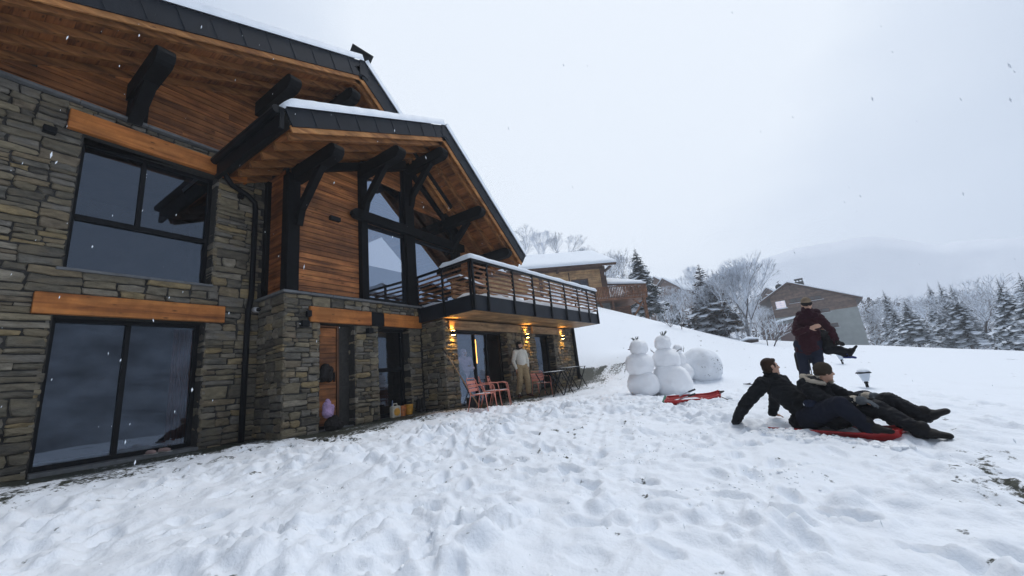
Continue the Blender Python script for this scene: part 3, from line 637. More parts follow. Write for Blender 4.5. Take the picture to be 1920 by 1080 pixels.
poly_window([(6.1, 5.2), (7.35, 5.2), (7.35, wing_top(7.35)-.75), (6.1, wing_top(6.1)-.75)], 8.0)
poly_window([(7.72, 5.2), (9.5, 5.2), (9.5, max(5.25, wing_top(9.5)-.75)), (7.72, wing_top(7.72)-.75)], 8.0)
# purlins with rounded ends, braces
def purlin(x, z, y0, y1, w=.24, h=.32, name='purlin'):
    n = 8; prof = [(y1, z-h/2), (y0+h*.5, z-h/2)] + [(y0+h*.5-math.sin(math.pi*k/n)*h*.55, z-math.cos(math.pi*k/n)*h/2) for k in range(1, n)] + [(y0+h*.5, z+h/2), (y1, z+h/2)]
    hp(MB().prism(prof, 'x', x-w/2, x+w/2), name, 'black', bevel=.012)
def brace(x, zt, y0, y1, drop, w=.14, h=.17):
    mb = MB(); pts = [(x, y1, zt-drop), (x, y1-.12*(y1-y0), zt-drop*.66), (x, y0+.5*(y1-y0), zt-drop*.33), (x, y0+.12, zt), (x, y0, zt+.1)]
    vs = []; fs = []
    for i, p in enumerate(pts):
        p = Vector(p); d = (Vector(pts[min(i+1, 4)])-Vector(pts[max(i-1, 0)])).normalized(); nn = Vector((0, -d.z, d.y))
        for a, b in ((-1, -1), (1, -1), (1, 1), (-1, 1)): vs.append(p+Vector((a*w/2, 0, 0))+nn*b*h/2)
    for i in range(4):
        for k in range(4): fs.append((i*4+k, i*4+(k+1) % 4, i*4+4+(k+1) % 4, i*4+4+k))
    fs += [(0, 1, 2, 3), (19, 18, 17, 16)]; mb.add(vs, fs); hp(mb, 'brace', 'black', bevel=.01)
for x in (4.3, 5.99, 7.6): 
    z = wing_top(x)-.8; purlin(x, z, 6.42, 8.0); brace(x, z-.2, 7.0, 7.9, 1.0)
for x in (9.2, 10.5):
    z = wing_top(x)-.76; purlin(x, z, 6.42, 8.0)
brace(9.35, wing_top(9.2)-.96, 7.15, 7.9, .75); brace(10.55, wing_top(10.5)-.9, 7.3, 7.95, .5, .15, .16)
for x, z in ((-.2, 5.95), (1.8, main_top(1.8)-.98), (4.0, main_top(4.0)-.98), (5.55, main_top(5.55)-.98)):
    purlin(x, z, 7.55, 9.2, .26, .36)
for x in (-.2, 1.84, 4.1): post(x-.14, x+.14, 8.97, 9.12, 6.08, main_top(x)-1.0)
brace(1.8, main_top(1.8)-1.2, 8.3, 9.0, .45, .2, .2)
# ---- roofs
def roof_side(xa, za, xb, zb, yf, yb, th, vh, parts, first, side_snow=True):
    """one slope between eave (xa,za) and ridge (xb,zb); yf front verge, yb back"""
    a = Vector((xa, 0, za)); b = Vector((xb, 0, zb)); d = (b-a).normalized(); n = Vector((-d.z, 0, d.x)); n = n if n.z > 0 else -n
    def q(s, k, y): p = a+d*s+n*k; return (p.x, y, p.z)
    Ls = (b-a).length
    # deck boards of the soffit (run across the slope, front to back lines)
    sf = MB(); s = .0
    while s < Ls:
        e = min(Ls, s+.16); vs = [q(u, k, y) for y in (yf+.06, yb) for u, k in ((s+.003, -th), (e-.003, -th), (e-.003, -th+.03), (s+.003, -th+.03))]
        sf.add(vs, [(0, 1, 2, 3), (7, 6, 5, 4), (0, 4, 5, 1), (1, 5, 6, 2), (2, 6, 7, 3), (3, 7, 4, 0)]); s = e
    parts['soffit'].append(sf)
    core = MB(); vs = [q(u, k, y) for y in (yf+.05, yb) for u, k in ((.02, -th+.035), (Ls, -th+.035), (Ls, -.01), (.02, -.01))]
    core.add(vs, [(0, 1, 2, 3), (7, 6, 5, 4), (0, 4, 5, 1), (1, 5, 6, 2), (2, 6, 7, 3), (3, 7, 4, 0)]); parts['core'].append(core)
    # rafters
    for yy in [yf+.14+.48*i for i in range(int((min(yb, 9.1)-yf)/.48)+1)]:
        rf = MB(); vs = [q(u, k, y) for y in (yy, yy+.09) for u, k in ((-.02, -th-.14), (Ls-.0, -th-.14), (Ls, -th-.002), (-.02, -th-.002))]
        rf.add(vs, [(0, 1, 2, 3), (7, 6, 5, 4), (0, 4, 5, 1), (1, 5, 6, 2), (2, 6, 7, 3), (3, 7, 4, 0)]); parts['rafter'].append(rf)
    # verge: tan board with black metal plates above it
    vb = MB(); 
    vs = [q(u, k, y) for y in (yf+.01, yf+.05) for u, k in ((-.02, -vh-.1), (Ls, -vh-.1), (Ls, -vh+.03), (-.02, -vh+.03))]
    vb.add(vs, [(0, 1, 2, 3), (7, 6, 5, 4), (0, 4, 5, 1), (1, 5, 6, 2), (2, 6, 7, 3), (3, 7, 4, 0)]); parts['verge'].append(vb)
    s = 0; fp = MB(); mx = .52
    ns = max(1, round(Ls/mx))
    for i in range(ns):
        s0, s1 = Ls*i/ns, Ls*(i+1)/ns; o = .0025*(i % 2)
        vs = [q(u, k, y) for y in (yf-.022-o, yf+.008) for u, k in ((s0+.002, -vh), (s1-.002, -vh), (s1-.002, .02), (s0+.002, .02))]
        fp.add(vs, [(0, 1, 2, 3), (7, 6, 5, 4), (0, 4, 5, 1), (1, 5, 6, 2), (2, 6, 7, 3), (3, 7, 4, 0)])
        # small overlapping rib at the joint, slanting
        vs = [q(u, k, y) for y in (yf-.032, yf-.02) for u, k in ((s1-.018, -vh-.002), (s1+.004, -vh-.002), (s1+.004, .022), (s1-.018, .022))]
        fp.add(vs, [(0, 1, 2, 3), (7, 6, 5, 4), (0, 4, 5, 1), (1, 5, 6, 2), (2, 6, 7, 3), (3, 7, 4, 0)])
    parts['fascia'].append(fp)
    # snow blanket with a soft uneven edge
    sn = MB(); nu = int(Ls/.09); nv = max(4, int(min(yb-yf, 2.0)/.12)); ys = [yf-.06+(min(yb-yf, 2.0))*j/nv for j in range(nv+1)] + [yb]
    g = []
    for i in range(nu+1):
        row = []
        for j, y in enumerate(ys):
            u = Ls*i/nu; ed = min(1, (j+.7)/1.6)**.5 if j < 3 else 1
            eu = min(1, i/3.)**.5
            t = (.155+.04*mnoise.noise(Vector((u*1.1, y*1.1, xa)))+.02*mnoise.noise(Vector((u*5, y*5, xa))))*ed*eu + .055
            row.append(q(u, t+.022, y + (.02*mnoise.noise(Vector((u*4, 3, xa))) if j == 0 else 0)))
        g.append(row)
    base = [[q(Ls*i/nu, .021, y) for y in (ys[0], ys[-1])] for i in range(nu+1)]
    m_ = len(ys); vs = [p for r_ in g for p in r_]; fs = [(i*m_+j, (i+1)*m_+j, (i+1)*m_+j+1, i*m_+j+1) for i in range(nu) for j in range(m_-1)]
    nb = len(vs); vs += [b_[0] for b_ in base]; fs += [(i*m_, nb+i, nb+i+1, (i+1)*m_) for i in range(nu)]
    ne = len(vs); vs += [q(0, .0, y) for y in ys]; fs += [(j, j+1, ne+j+1, ne+j) for j in range(m_-1)]
    sn.add(vs, fs); parts['snow'].append(sn)
def join(lst):
    o = MB()
    for b in lst: o.add(b.v, b.f)
    return o
def make_roof(name, xl, xr, rx, rz, lf, yf, yb, th, vh):
    r = {k: [] for k in ('soffit', 'core', 'rafter', 'verge', 'fascia', 'snow')}
    roof_side(xl, lf(xl), rx, rz, yf, yb, th, vh, r, True); roof_side(xr, lf(xr), rx, rz, yf, yb, th, vh, r, False)
    root = hp(join(r['core']), 'roof', 'mortar')
    hp(join(r['soffit']), 'soffit', M['soffit2'], root)
    for rf in r['rafter']: hp(rf, 'rafter', 'soffit', root, bevel=.006)
    hp(join(r['verge']), 'verge_board', 'verge', root, bevel=.006); hp(join(r['fascia']), 'metal_verge', 'fascia', root); hp(join(r['snow']), 'roof_snow', 'roof_snow', root, smooth=True)
    return root
M['soffit2'] = wood_mat('soffit_boards', (.36, .14, .045), (.25, .09, .028), (.1, .034, .012), 1, island=.2)
rw = make_roof('wing_roof', 3.2, 11.42, MRX, MRZ, wing_top, 6.4, 11, .36, .33)
rm = make_roof('main_roof', -4.5, 9.2, MXR, MXZ, main_top, 7.5, 13.5, .42, .42)
for rx_, rz__, yf_, vh_, ro_ in ((MRX, MRZ, 6.4, .33, rw), (MXR, MXZ, 7.5, .42, rm)):
    hp(MB().prism([(rx_-.13, rz__-.02), (rx_, rz__+.035), (rx_+.13, rz__-.06), (rx_+.13, rz__-vh_-.08), (rx_, rz__-vh_-.02), (rx_-.13, rz__-vh_-.05)], 'y', yf_-.036, yf_+.06), 'ridge_plate', 'fascia', ro_)
# gutter on the wing's left eave, black eave board, downpipe
ze = wing_top(3.2)
hp(MB().box(3.12, 3.2, 6.4, 9.0, ze-.42, ze+.0), 'eave_board', 'metal')
pts = [(3.08, 6.42, ze-.06), (3.08, 9.0, ze-.06)]
hp(MB().tube(pts, .085, 12), 'gutter', 'metal', smooth=False)
dp = [(3.2, 8.75, ze-.1), (3.22, 8.8, ze-.35), (3.4, 8.88, ze-.52), (3.72, 8.92, ze-.62), (3.88, 8.92, ze-.75), (3.9, 8.92, ze-.95), (3.9, 8.92, 3.0), (3.89, 8.92, 2.85), (3.85, 8.92, 2.6), (3.84, 8.92, -.05)]
hp(MB().tube(dp, .055, 12), 'downpipe', 'metal', smooth=True)
hp(MB().tube([(3.9, 8.92, 4.3), (3.9, 8.92, 4.36)], .062, 12), 'pipe_clip', 'metal'); hp(MB().tube([(3.84, 8.92, 1.5), (3.84, 8.92, 1.56)], .062, 12), 'pipe_clip', 'metal')
# flat antenna on the ridge
an = MB(); an.tube([(5.75, 7.6, MXZ-.05), (5.75, 7.6, MXZ+.28)], .025, 8); hp(an, 'antenna_mast', 'metal')
hp(MB().beam((5.52, 7.7, MXZ+.42), (6.03, 7.5, MXZ+.26), .36, .03, (.2, -.2, 1)), 'antenna_panel', 'metal')
# lamps, camera, small boxes on the walls
def wl_box(c, s): hp(MB().box(c[0]-s[0]/2, c[0]+s[0]/2, c[1]-s[1], c[1], c[2]-s[2]/2, c[2]+s[2]/2), 'wall_lamp', 'metal', bevel=.01)
wl_box((.83, 8.98, 5.33), (.15, .11, .11)); wl_box((3.6, 8.98, 5.15), (.1, .1, .1)); wl_box((5.19, 7.98, 4.78), (.26, .1, .1))
wl_box((4.44, 7.88, 2.2), (.16, .12, .13)); wl_box((6.02, 7.88, 2.12), (.14, .12, .13)); wl_box((4.53, 7.88, 2.42), (.09, .1, .13))
c_ = hp(MB().tube([(3.99, 8.98, 2.66), (3.99, 8.8, 2.63)], .055, 12), 'security_camera', mat('camera_white', (.6, .6, .62), .4), bevel=.01)
hp(MB().ball((3.99, 8.79, 2.63), .045), 'camera_lens', 'metal', c_, smooth=True)
def updown(s):
    c = lp(s, -.09, 2.02)
    o = hp(MB().box(c.x-.05, c.x+.05, c.y-.045, c.y+.06, c.z-.055, c.z+.055), 'wall_lamp', 'metal', bevel=.006)
    hp(MB().box(c.x-.035, c.x+.035, c.y-.03, c.y+.045, c.z+.056, c.z+.06).box(c.x-.035, c.x+.035, c.y-.03, c.y+.045, c.z-.06, c.z-.056), 'lamp_lens', emit_mat('lens_glow', (1, .6, .15), 60), o)
    for dz, sg in ((.085, 1), (-.085, -1)):
        l = bpy.data.lights.new('lamp_light', 'SPOT'); l.energy = 22; l.color = (1, .5, .10); l.spot_size = rad(85); l.spot_blend = .6; l.shadow_soft_size = .02
        lo = bpy.data.objects.new('lamp_light', l); COL.objects.link(lo); lo.location = c+Vector((0, 0, dz)); lo.rotation_euler = (rad(180) if sg > 0 else 0, 0, 0)
        lo.rotation_euler = Vector((0, .25, sg)).to_track_quat('-Z', 'Y').to_euler()
for s in (.27, 3.85, 6.32): updown(s)
# ---- balcony
BO = Vector((7.62, 5.87, 0)); BT = rad(3.5); BU = Vector((math.cos(BT), -math.sin(BT), 0)); BN = Vector((-math.sin(BT), -math.cos(BT), 0))
def bp_(s, d, z): return BO + BU*s - BN*d + Vector((0, 0, z))
def bbox(mb, s0, s1, d0, d1, z0, z1):
    vs = [bp_(s, d, z) for z in (z0, z1) for d in (d0, d1) for s in (s0, s1)]
    return mb.add(vs, [(0, 2, 3, 1), (4, 5, 7, 6), (0, 1, 5, 4), (2, 6, 7, 3), (0, 4, 6, 2), (1, 3, 7, 5)])
BL = 7.42
fl = MB(); d = .05
while d < 2.0: bbox(fl, .03, BL-.03, d+.003, min(d+.14, 2.02)-.003, 2.425, 2.45); d += .14
balc = hp(bbox(MB(), .04, BL-.04, .04, 2.35, 2.452, 2.72), 'balcony_deck', 'deckwood')
hp(fl, 'deck_underside', 'deckwood', balc)
hp(bbox(MB(), 0, BL, -.02, .03, 2.42, 2.82), 'fascia_panel', 'fascia', balc); hp(bbox(MB(), -.03, .02, .0, 2.05, 2.42, 2.82), 'fascia_panel', 'fascia', balc); hp(bbox(MB(), BL-.02, BL+.03, .0, 2.4, 2.42, 2.82), 'fascia_panel', 'fascia', balc)
bs = [-.01, .55, 1.71, 2.75, 3.78, 4.78, 5.78, 6.62, BL-.02]
for s in bs: hp(bbox(MB(), s-.03, s+.03, -.075, -.02, 2.42, 3.74), 'railing_post', 'metal', balc, bevel=.004)
for dd in (.02, 1.0, 2.0): hp(bbox(MB(), -.075, -.03, dd-.03, dd+.03, 2.42, 3.74), 'railing_post', 'metal', balc, bevel=.004)
for dd in (.9, 2.3): hp(bbox(MB(), BL+.03, BL+.075, dd-.03, dd+.03, 2.42, 3.74), 'railing_post', 'metal', balc, bevel=.004)
slat_s = [MB() for _ in bs]
for k in range(6):
    z = 2.93+.125*k
    for a, b in zip(bs, bs[1:]): hp(bbox(MB(), a+.03, b-.03, -.06, -.03, z, z+.045), 'railing_slat', 'slat', balc)
    for a, b in ((.05, .97), (1.03, 1.97)): hp(bbox(MB(), -.065, -.035, a, b, z, z+.045), 'railing_slat', 'slat', balc)
    hp(bbox(MB(), BL+.035, BL+.065, .02, 2.3, z, z+.045), 'railing_slat', 'slat', balc)
    # snow lying on the slats, thicker to the far end
    for bi, (a, b) in enumerate(zip(bs, bs[1:])):
        s = a+.04
        while s < b-.08:
            e = min(b-.03, s+R1.uniform(.08, .4)); f = min(1, max(0, (s-1.0)/3.0))
            if R1.random() < f*.9: bbox(slat_s[bi], s, e, -.062, -.028, z+.046, z+.046+R1.uniform(.018, .04)); 
            s = e + R1.uniform(0, .06)
for q_ in slat_s:
    if q_.v: hp(q_, 'slat_snow', 'snow', balc, bevel=.008)
hp(bbox(MB(), -.08, BL+.08, -.08, -.015, 3.69, 3.745).add(bbox(MB(), -.08, -.02, -.015, 2.02, 3.69, 3.745).v, bbox(MB(), 0, 1, 0, 1, 0, 1).f).add(bbox(MB(), BL+.02, BL+.08, -.015, 2.3, 3.69, 3.745).v, bbox(MB(), 0, 1, 0, 1, 0, 1).f), 'handrail', 'metal', balc)
def snow_bar(pts, w, h, seed, mbx):                        # a rounded ridge of snow lying on a rail
    pts = [Vector(p) for p in pts]; n = 7
    P = []
    for a, b in zip(pts, pts[1:]):
        m_ = max(2, int((b-a).length/.1)); P += [a.lerp(b, i/m_) for i in range(m_)]
    P.append(pts[-1]); vs = []; fs = []
    for i, p in enumerate(P):
        d = (P[min(i+1, len(P)-1)]-P[max(i-1, 0)]).normalized(); sd = Vector((d.y, -d.x, 0)).normalized()
        hh = h*(1+.35*mnoise.noise(p*2.1+Vector((seed, 0, 0))))*(1 if 0 < i < len(P)-1 else .3); ww = w*(1+.15*mnoise.noise(p*3+Vector((0, seed, 0))))
        for k in range(n+1):
            t = math.pi*k/n; vs.append(p+sd*math.cos(t)*ww*.5+Vector((0, 0, hh*math.sin(t)**.6)))
    for i in range(len(P)-1):
        for k in range(n): fs.append((i*(n+1)+k, i*(n+1)+k+1, (i+1)*(n+1)+k+1, (i+1)*(n+1)+k))
        fs.append((i*(n+1)+n, i*(n+1), (i+1)*(n+1), (i+1)*(n+1)+n))
    mbx.add(vs, fs); return mbx
sb = snow_bar([bp_(-.05, 1.0, 3.746), bp_(-.05, .0, 3.746), bp_(-.05, -.05, 3.746), bp_(BL+.05, -.05, 3.746)], .20, .12, 3, MB())
snow_bar([bp_(BL+.05, -.03, 3.746), bp_(BL+.05, 2.2, 3.746)], .14, .09, 5, sb)
hp(sb, 'rail_snow', 'roof_snow', balc, smooth=True)
# snow on the deck
dk = MB(); nu, nv = 60, 14; vs = []; fs = []
for i in range(nu+1):
    for j in range(nv+1):
        s = .05+(BL-.1)*i/nu; d = .0+2.3*j/nv; e = 1 if 0 < j < nv and 0 < i < nu else 0
        t = .0+e*(.16+.14*min(1, s/3)+.10*mnoise.noise(Vector((s*2.2, d*2.2, 4)))); p = bp_(s, d, 2.725+max(0, t)); vs.append(p)
for i in range(nu):
    for j in range(nv): fs.append((i*(nv+1)+j, (i+1)*(nv+1)+j, (i+1)*(nv+1)+j+1, i*(nv+1)+j+1))
dk.add(vs, fs); hp(dk, 'deck_snow', 'snow', balc, smooth=True)
# right end downpipe of the stone wall
hp(MB().tube([lp(7.25, -.07, 2.4), lp(7.27, -.07, .3)], .07, 10), 'downpipe', 'metal', smooth=True)
# dark roof of the single storey part behind the deck
hp(lbox(MB(), .1, 7.45, 1.25, 3.25, 2.4, 2.7), 'terrace_slab', 'mortar')
# ------------------------------------------------------------------ second chalet up the hill
M['clad2'] = wood_mat('pale_cladding', (.62, .40, .20), (.50, .30, .14), (.32, .17, .075), 0, island=.15)
M['clad3'] = wood_mat('brown_cladding', (.30, .135, .06), (.20, .085, .04), (.1, .045, .022), 0, island=.2)
M['brown'] = wood_mat('weathered_brown', (.12, .06, .04), (.085, .042, .028), (.04, .02, .014), 0, island=.3)
M['stucco'] = mat('grey_stucco', (.30, .325, .315), .9, .12, 1.2, bump=.3, bscale=14)
M['concrete'] = mat('concrete', (.25, .25, .24), .9, .25, 1.5, bump=.3, bscale=10)
c2 = thing('chalet', (34.73, 11.24, 4.6), 'timber chalet up the hill with a thick white roof and brown balcony on posts', 'chalet', rz=math.atan2(-.8, .6))
def lc(mb, name, m, parent=c2, **k): return mb.build(name, M[m], parent, **k)
W2 = MB(); z = 2.0
while z < 5.5:
    for a in range(5): W2.box(-14+a*2.8, -14+(a+1)*2.8-.01, 0-.01*rnd.random(), .2, z, z+.19)
    W2.box(-.0, .06, .2, 10.4, z, z+.19); z += .2
while z < 8.0:
    k = (z-5.5)/2.9; y0 = .2+5*k; y1 = 10.4-5.2*k; W2.box(-.0, .05, y0, y1, z, z+.19); z += .2
lc(W2, 'timber_wall', 'clad2')
lc(MB().box(-13.9, -.1, .2, 10.3, -2.5, 5.4), 'wall_core', 'mortar')
lc(MB().box(-14, -.02, -.03, .18, -2.5, 1.98).box(-.04, .2, .2, 10.4, -2.5, 1.98), 'base_wall', 'concrete')
lc(MB().box(-.35, .12, -.14, .12, 1.9, 5.3).box(-6.2, -5.9, -.12, .0, 2, 5.3).box(-14, .1, -.1, .05, 5.15, 5.4).box(-3.4, -3.3, -.06, 0, 2.4, 5), 'corner_post', 'brown')
wn = lc(MB().box(-3.2, -1.6, -.06, .0, 2.9, 4.3), 'window', 'brown'); lc(MB().box(-3.08, -2.45, -.08, -.05, 3.0, 4.2).box(-2.35, -1.72, -.08, -.05, 3.0, 4.2), 'pane', 'glassA', wn)
def slab(mb, pts, th):                                       # 4 corner points, thickness downward
    p = [Vector(q) for q in pts]; return mb.add(p+[q-Vector((0, 0, th)) for q in p], [(0, 1, 2, 3), (7, 6, 5, 4), (0, 4, 5, 1), (1, 5, 6, 2), (2, 6, 7, 3), (3, 7, 4, 0)])
rf2 = lc(slab(slab(MB(), [(-14.5, -.9, 5.42), (1.0, -.9, 5.42), (1.0, 5.2, 8.42), (-14.5, 5.2, 8.42)], .22), [(-14.5, 5.2, 8.42), (1.0, 5.2, 8.42), (1.0, 11.3, 5.42), (-14.5, 11.3, 5.42)], .22), 'roof', 'brown')
def snow_slab(pts, th, nu=40, nv=14, seed=0, lip=.05):
    a, b, c, d = [Vector(q) for q in pts]; vs = []; fs = []
    for i in range(nu+1):
        for j in range(nv+1):
            u = i/nu; v = j/nv; p = a.lerp(b, u).lerp(d.lerp(c, u), v); e = min(1, min(i, nu-i)/1.5, min(j, nv-j)/1.5)
            t = th*(.45+.55*e**.5)*(1+.18*mnoise.noise(p*.5+Vector((seed, 0, 0)))+.12*mnoise.noise(p*1.7)); vs.append(p+Vector((0, 0, t)))
    for i in range(nu):
        for j in range(nv): fs.append((i*(nv+1)+j, (i+1)*(nv+1)+j, (i+1)*(nv+1)+j+1, i*(nv+1)+j+1))
    bd = [i*(nv+1) for i in range(nu+1)] + [nu*(nv+1)+j for j in range(1, nv+1)] + [i*(nv+1)+nv for i in range(nu-1, -1, -1)] + [j for j in range(nv-1, 0, -1)]
    n0 = len(vs)
    for k in bd:
        i, j = divmod(k, nv+1); u = i/nu; v = j/nv; vs.append(a.lerp(b, u).lerp(d.lerp(c, u), v)+Vector((0, 0, .004)))
    L_ = len(bd); fs += [(bd[k], n0+k, n0+(k+1) % L_, bd[(k+1) % L_]) for k in range(L_)]
    return MB().add(vs, fs)
s_ = snow_slab([(-14.55, -.95, 5.42), (1.05, -.95, 5.42), (1.05, 5.25, 8.42), (-14.55, 5.25, 8.42)], .38); t_ = snow_slab([(-14.55, 5.2, 8.42), (1.05, 5.2, 8.42), (1.05, 11.35, 5.42), (-14.55, 11.35, 5.42)], .38, seed=5)
s_.add(t_.v, t_.f); lc(s_, 'roof_snow', 'roof_snow', rf2, smooth=True)
lc(MB().box(-13.5, -13.2, -.85, .1, 5.0, 5.16).box(-9, -8.8, -.85, 0, 5.0, 5.16).box(-4.5, -4.3, -.85, 0, 5.0, 5.16).box(.3, .5, -.85, 5, 5.0, 5.16), 'rafter', 'brown')
# side roof over the balcony
sr = lc(slab(MB(), [(.1, .3, 3.7), (3.6, -.3, 3.3), (3.8, 6.5, 5.2), (.1, 6.5, 6.0)], .16), 'side_roof', 'brown')
lc(snow_slab([(.05, .25, 3.71), (3.7, -.35, 3.31), (3.9, 6.6, 5.21), (.05, 6.6, 6.01)], .34, 14, 14, 9), 'roof_snow', 'roof_snow', sr, smooth=True)
lc(MB().box(.3, .5, 1.2, 1.35, 1.9, 4.4).box(3.1, 3.3, .7, .85, 2.05, 3.4).box(3.1, 3.3, 6, 6.15, 2.05, 3.4), 'roof_post', 'brown')
# balcony
b2 = lc(MB().box(-1.5, 3.2, -1.3, -.04, 1.85, 2.05).box(.22, 3.2, -.03, 7, 1.85, 2.05), 'balcony', 'clad3')
pk = MB(); x = -1.5
while x < 3.2: pk.box(x, x+.1, -1.3, -1.27, 2.06, 3.02); x += .15
y = -1.25
while y < 7: pk.box(3.17, 3.2, y, y+.1, 2.06, 3.02); y += .15
y = -1.25
while y < -.1: pk.box(-1.5, -1.47, y, y+.1, 2.06, 3.02); y += .15
lc(pk.box(-1.55, 3.25, -1.36, -1.24, 3.02, 3.1).box(3.13, 3.25, -1.2, 7, 3.02, 3.1), 'balcony_railing', 'clad3', b2)
lc(MB().box(-1.4, 3.1, -1.2, -.1, 2.055, 2.2).box(.3, 3.1, -.1, 6.9, 2.055, 2.2), 'balcony_snow', 'snow', b2)
for q0_, q1_, w_, nm in (((2.9, -1.1, 1.85), (2.95, -1.1, -1.5), .24, 'balcony_post'), ((2.9, 3, 1.85), (2.9, 3, -1.5), .22, 'balcony_post'), ((.2, -.5, 1.85), (.2, -.5, -1.2), .2, 'balcony_post'), ((-1.2, -1.15, 1.85), (-.3, -.1, .3), .16, 'strut'), ((.9, -.9, -.9), (2.8, -1.1, 1.6), .14, 'strut'), ((2.9, -1.1, .9), (1.9, -1.1, 1.8), .11, 'strut')): lc(MB().beam(q0_, q1_, w_, w_), nm, 'clad3', b2)
lc(MB().box(.3, 2.2, .5, 6.5, -1.4, 1.5), 'lower_shed', 'clad3')
# ------------------------------------------------------------------ grey gabled house across the field
g0 = at(1540, 600, 72); gz0 = .1
ga = math.atan2(g0.y, g0.x)-math.pi/2
gh = thing('gabled_house', (g0.x, g0.y, gz0-.6), 'grey rendered house with brown timber gable and one lit window, behind the standing woman', 'house', rz=ga)
def gx_(px): return (at(px, 600, 72)-g0).dot(Vector((math.cos(ga), math.sin(ga), 0)))
def gz_(px, py): return at(px, py, 72).z-(gz0-.6)
def lg(mb, name, m, parent=gh, **k): return mb.build(name, M[m] if isinstance(m, str) else m, parent, **k)
xl, xr = gx_(1454), gx_(1616); xa = gx_(1495); zb = gz_(1540, 583)-.1; za = gz_(1495, 527); zl = gz_(1433, 571)+.45; zr = gz_(1627, 556)+.15
eL, eR = gx_(1431), gx_(1629)
lg(MB().box(xl, xr, 0, 9, -3, zb), 'rendered_wall', 'stucco')
rz_ = lambda x: za-.25-(za-zl)*(xa-x)/(xa-eL) if x < xa else za-.25-(za-zr)*(x-xa)/(eR-xa)
cb = MB(); z = zb+.01
while z < za-.4:
    ok = [xl+(xr-xl)*i/80 for i in range(81) if rz_(xl+(xr-xl)*i/80) > z+.1]
    if not ok: break
    n_ = 4
    for i in range(n_): cb.box(ok[0]+(ok[-1]-ok[0])*i/n_, ok[0]+(ok[-1]-ok[0])*(i+1)/n_-.01, -.05-.01*rnd.random(), .1, z, z+.24)
    z += .25
lg(cb, 'timber_gable', mat('brown_boards', (.15, .095, .07), .85, .3, 3, island=.25))
lg(MB().prism([(xl+.1, zb), (xr-.1, zb), (xr-.1, rz_(xr)-.1), (xa, za-.4), (xl+.1, rz_(xl)-.1)], 'y', .15, 8.9), 'attic_core', 'mortar')
gr = MB()
for a, za_, b, zb_ in ((eL, zl-.2, xa, za), (xa, za, eR, zr-.2)):
    slab(gr, [(a, -1.0, za_), (b, -1.0, zb_), (b, 10, zb_), (a, 10, za_)], .22)
gro = lg(gr, 'roof', 'brown')
s1 = snow_slab([(eL-.1, -1.0, zl-.19), (xa, -1.0, za+.01), (xa, 10, za+.01), (eL-.1, 10, zl-.19)], .22); s2 = snow_slab([(xa, -1.0, za+.01), (eR+.1, -1.0, zr-.19), (eR+.1, 10, zr-.19), (xa, 10, za+.01)], .22)
s1.add(s2.v, s2.f); lg(s1, 'roof_snow', 'roof_snow', gro, smooth=True)
lg(MB().box(gx_(1508), gx_(1526), 2, 3.2, za-1.2, za+.15).box(gx_(1510), gx_(1512), 2.1, 3.1, za+.15, za+.5).box(gx_(1516.5), gx_(1518.5), 2.1, 3.1, za+.15, za+.5).box(gx_(1523), gx_(1525), 2.1, 3.1, za+.15, za+.5).box(gx_(1508), gx_(1526), 2, 3.2, za+.5, za+.62), 'chimney', 'mortar')
dm = MB(); 
for k in range(10):
    a = 2*math.pi*k/10; dm.add([(gx_(1476)+.5*math.cos(a), .9-.1, gz_(1476, 534)+.5*math.sin(a)), (gx_(1476)+.5*math.cos(a+.63), .8, gz_(1476, 534)+.5*math.sin(a+.63)), (gx_(1476), 1.1, gz_(1476, 534))], [(0, 1, 2)])
dm.tube([(gx_(1476), 1.05, gz_(1476, 534)-.7), (gx_(1476), 1.05, gz_(1476, 534)+.9)], .04, 6).tube([(gx_(1473), 1.05, gz_(1476, 534)+.8), (gx_(1480), 1.05, gz_(1476, 534)+1.0)], .03, 5)
lg(dm, 'satellite_dish', 'metal')
M['dullpane'] = mat('dull_pane', (.07, .062, .06), .4, .3, 1.5)
def gwin(px0, py0, px1, py1, lit=False, n=2):
    x0, x1 = gx_(px0), gx_(px1); zc0 = gz_((px0+px1)/2, py1); zc1 = gz_((px0+px1)/2, py0)
    pane = emit_mat('lit_window', (.95, .82, .85), .38) if lit else M['dullpane']
    f = MB().box(x0-.08, x1+.08, -.12, .0, zc0-.08, zc0).box(x0-.08, x1+.08, -.12, .0, zc1, zc1+.08).box(x0-.08, x0, -.12, 0, zc0, zc1).box(x1, x1+.08, -.12, 0, zc0, zc1).box(x0-.2, x1+.2, -.2, 0, zc0-.16, zc0-.08)
    for k in range(1, n): xm = x0+(x1-x0)*k/n; f.box(xm-.05, xm+.05, -.12, 0, zc0, zc1)
    if lit:
        for k in (1, 2): zm = zc0+(zc1-zc0)*k/3; f.box(x0, x1, -.115, 0, zm-.05, zm+.05)
    fo = lg(f, 'window', 'roof_snow' if lit else 'brown'); lg(MB().box(x0, x1, -.07, -.055, zc0, zc1), 'pane', pane, fo); lg(MB().box(x0-.25, x1+.25, -.26, 0, zc0-.195, zc0-.165), 'sill', 'roof_snow', fo)
gwin(1463, 564, 1480, 576, True); gwin(1491, 558, 1515, 564); gwin(1525, 554, 1552, 559); gwin(1532, 579, 1560, 584); gwin(1540, 608, 1568, 613)
an_ = MB().box(gx_(1459), gx_(1497), -3.2, 0, -2, gz_(1475, 609))
lg(an_, 'annex_wall', mat('annex_boards', (.10, .055, .05), .85, .3, 3))
lg(snow_slab([(gx_(1456), -3.5, gz_(1459, 607)), (gx_(1500), -3.5, gz_(1497, 598)), (gx_(1500), 0, gz_(1497, 598)+.2), (gx_(1456), 0, gz_(1459, 607)+.2)], .3, 10, 8), 'annex_snow', 'roof_snow', smooth=True)
